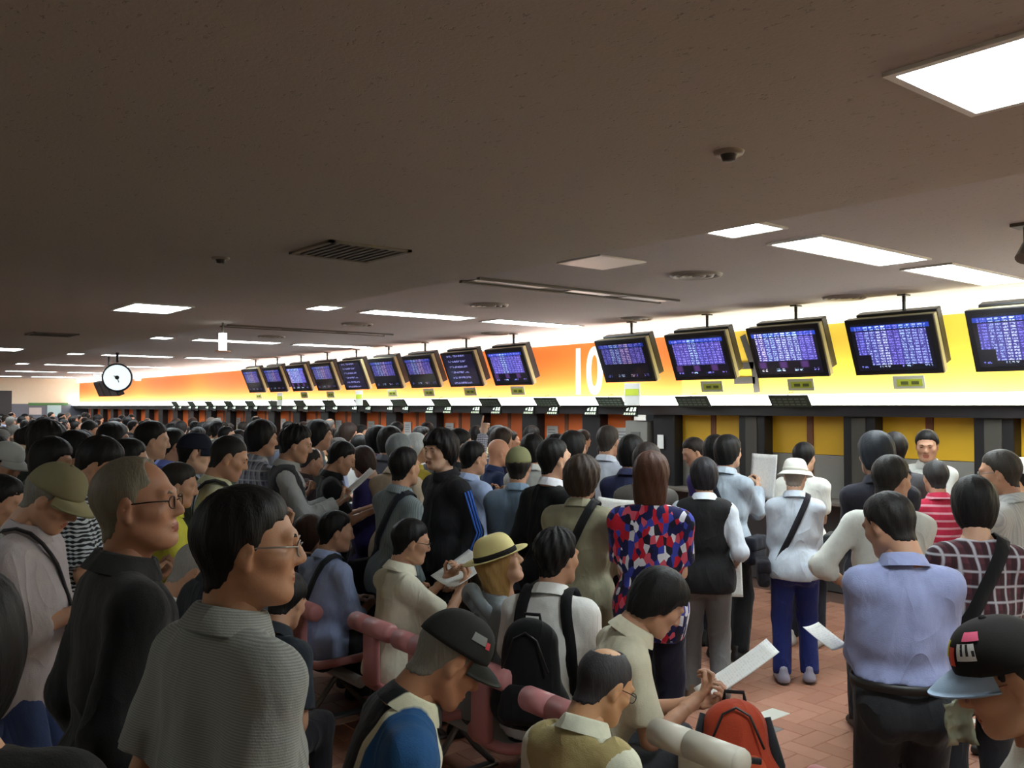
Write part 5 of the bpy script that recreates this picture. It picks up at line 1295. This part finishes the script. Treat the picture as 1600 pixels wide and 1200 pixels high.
# ---- the dense crowd down the hall
COLS = [('white', (220, 222, 218)), ('black', (28, 28, 30)), ('grey', (120, 122, 126)), ('navy', (44, 50, 80)), ('pale blue', (160, 176, 206)), ('beige', (190, 176, 146)), ('brown', (94, 78, 64)), ('dark green', (54, 66, 56)), ('charcoal', (62, 62, 66)), ('cream', (216, 208, 182))]
HAIRS = [('black', BLK), ('black', (26, 24, 25)), ('black', DK), ('black', BLK), ('dark brown', (50, 38, 32)), ('black', (24, 22, 22)), ('dark brown', (44, 36, 32)), ('black', BLK), ('grey', (110, 108, 104))]
POSES = [dict(arms=('down', 'down'), hair=('short', BLK), head=(2, 0)), dict(arms=('read', 'read'), hair=('short', BLK), head=(20, 0)), dict(arms=('low', 'low'), hair=('medium', BLK), head=(6, 8), sleeve='long'), dict(arms=('cross', 'cross'), hair=('spiky', BLK), head=(-4, 0)), dict(arms=('low', 'down'), hair=('mop', BLK), head=(4, -12), sleeve='long'), dict(arms=('read', 'low'), hair=('bob', BLK), head=(10, 0), sleeve='long', build=.94), dict(arms=('low', 'low'), hair=('bald', BLK), head=(8, 0))]
PNAME = ['with arms down', 'with bent head', 'with collar-length hair', 'with folded arms', 'with thick hair', 'with bobbed hair', 'with thinning hair']
taken = [(o.location.x, o.location.y) for o in bpy.data.objects if o.get('category') == 'person']
rg = random.Random(11); spots = []
ca, sa = math.cos(R(51.1)), math.sin(R(51.1))
for _ in range(9000):
    if len(spots) >= 175: break
    x = rg.uniform(-35.5, -5.5); y = rg.uniform(1.0, 7.7); d = -x*sa+y*ca; u = (x*ca+y*sa)/d*1388+800
    if d < 7.3 or u < -40 or u > 985 or d > 32: continue
    if u > 640 and d < 7.7: continue
    sp = .5 if d < 14 else .62
    if any((x-a)**2+(y-b)**2 < sp*sp for a, b in spots+taken): continue
    spots.append((x, y))
protos = {}
for n, (x, y) in enumerate(spots):
    k = rg.choice((0, 0, 1, 1, 2, 2, 3, 4, 4, 5, 6)); cn, cc = rg.choice(COLS); hn, hc = rg.choice(HAIRS); tr = rg.choice(((36, 36, 40), (46, 50, 70), (70, 66, 58), (30, 30, 32)))
    top = rg.gauss(1.66, .05); top = max(1.54, min(1.75, top)); fc = rg.gauss(2, 26); lab = '%s-haired person in a %s top %s in the dense crowd' % (hn, cn, PNAME[k])
    if k not in protos:
        p = person(lab, x, y, top, fc, q=.6, seed=100+k, trous=tr, shirt=(cc,), skn=SK2, **POSES[k]); protos[k] = (p, top)
        root = p.root; kids = list(root.children)
    else:
        p, t0 = protos[k]; root = p.root.copy(); COL.objects.link(root); kids = []
        for ch in p.root.children: c = ch.copy(); COL.objects.link(c); c.parent = root; kids.append(c)
        s = p.sc*top/t0; root.scale = (s, s, s); root.location = (x, y, 0); root.rotation_euler = (0, 0, R(fc))
    root['label'] = lab; root['group'] = 'crowd before the orange booths'
    for c in kids:
        nm = c.name.split('.')[0]; m = {'shirt': cloth(cc), 'collar': cloth(cc), 'hair': hairmat(hc), 'trousers': cloth(tr)}.get(nm)
        if m: c.material_slots[0].link = 'OBJECT'; c.material_slots[0].material = m
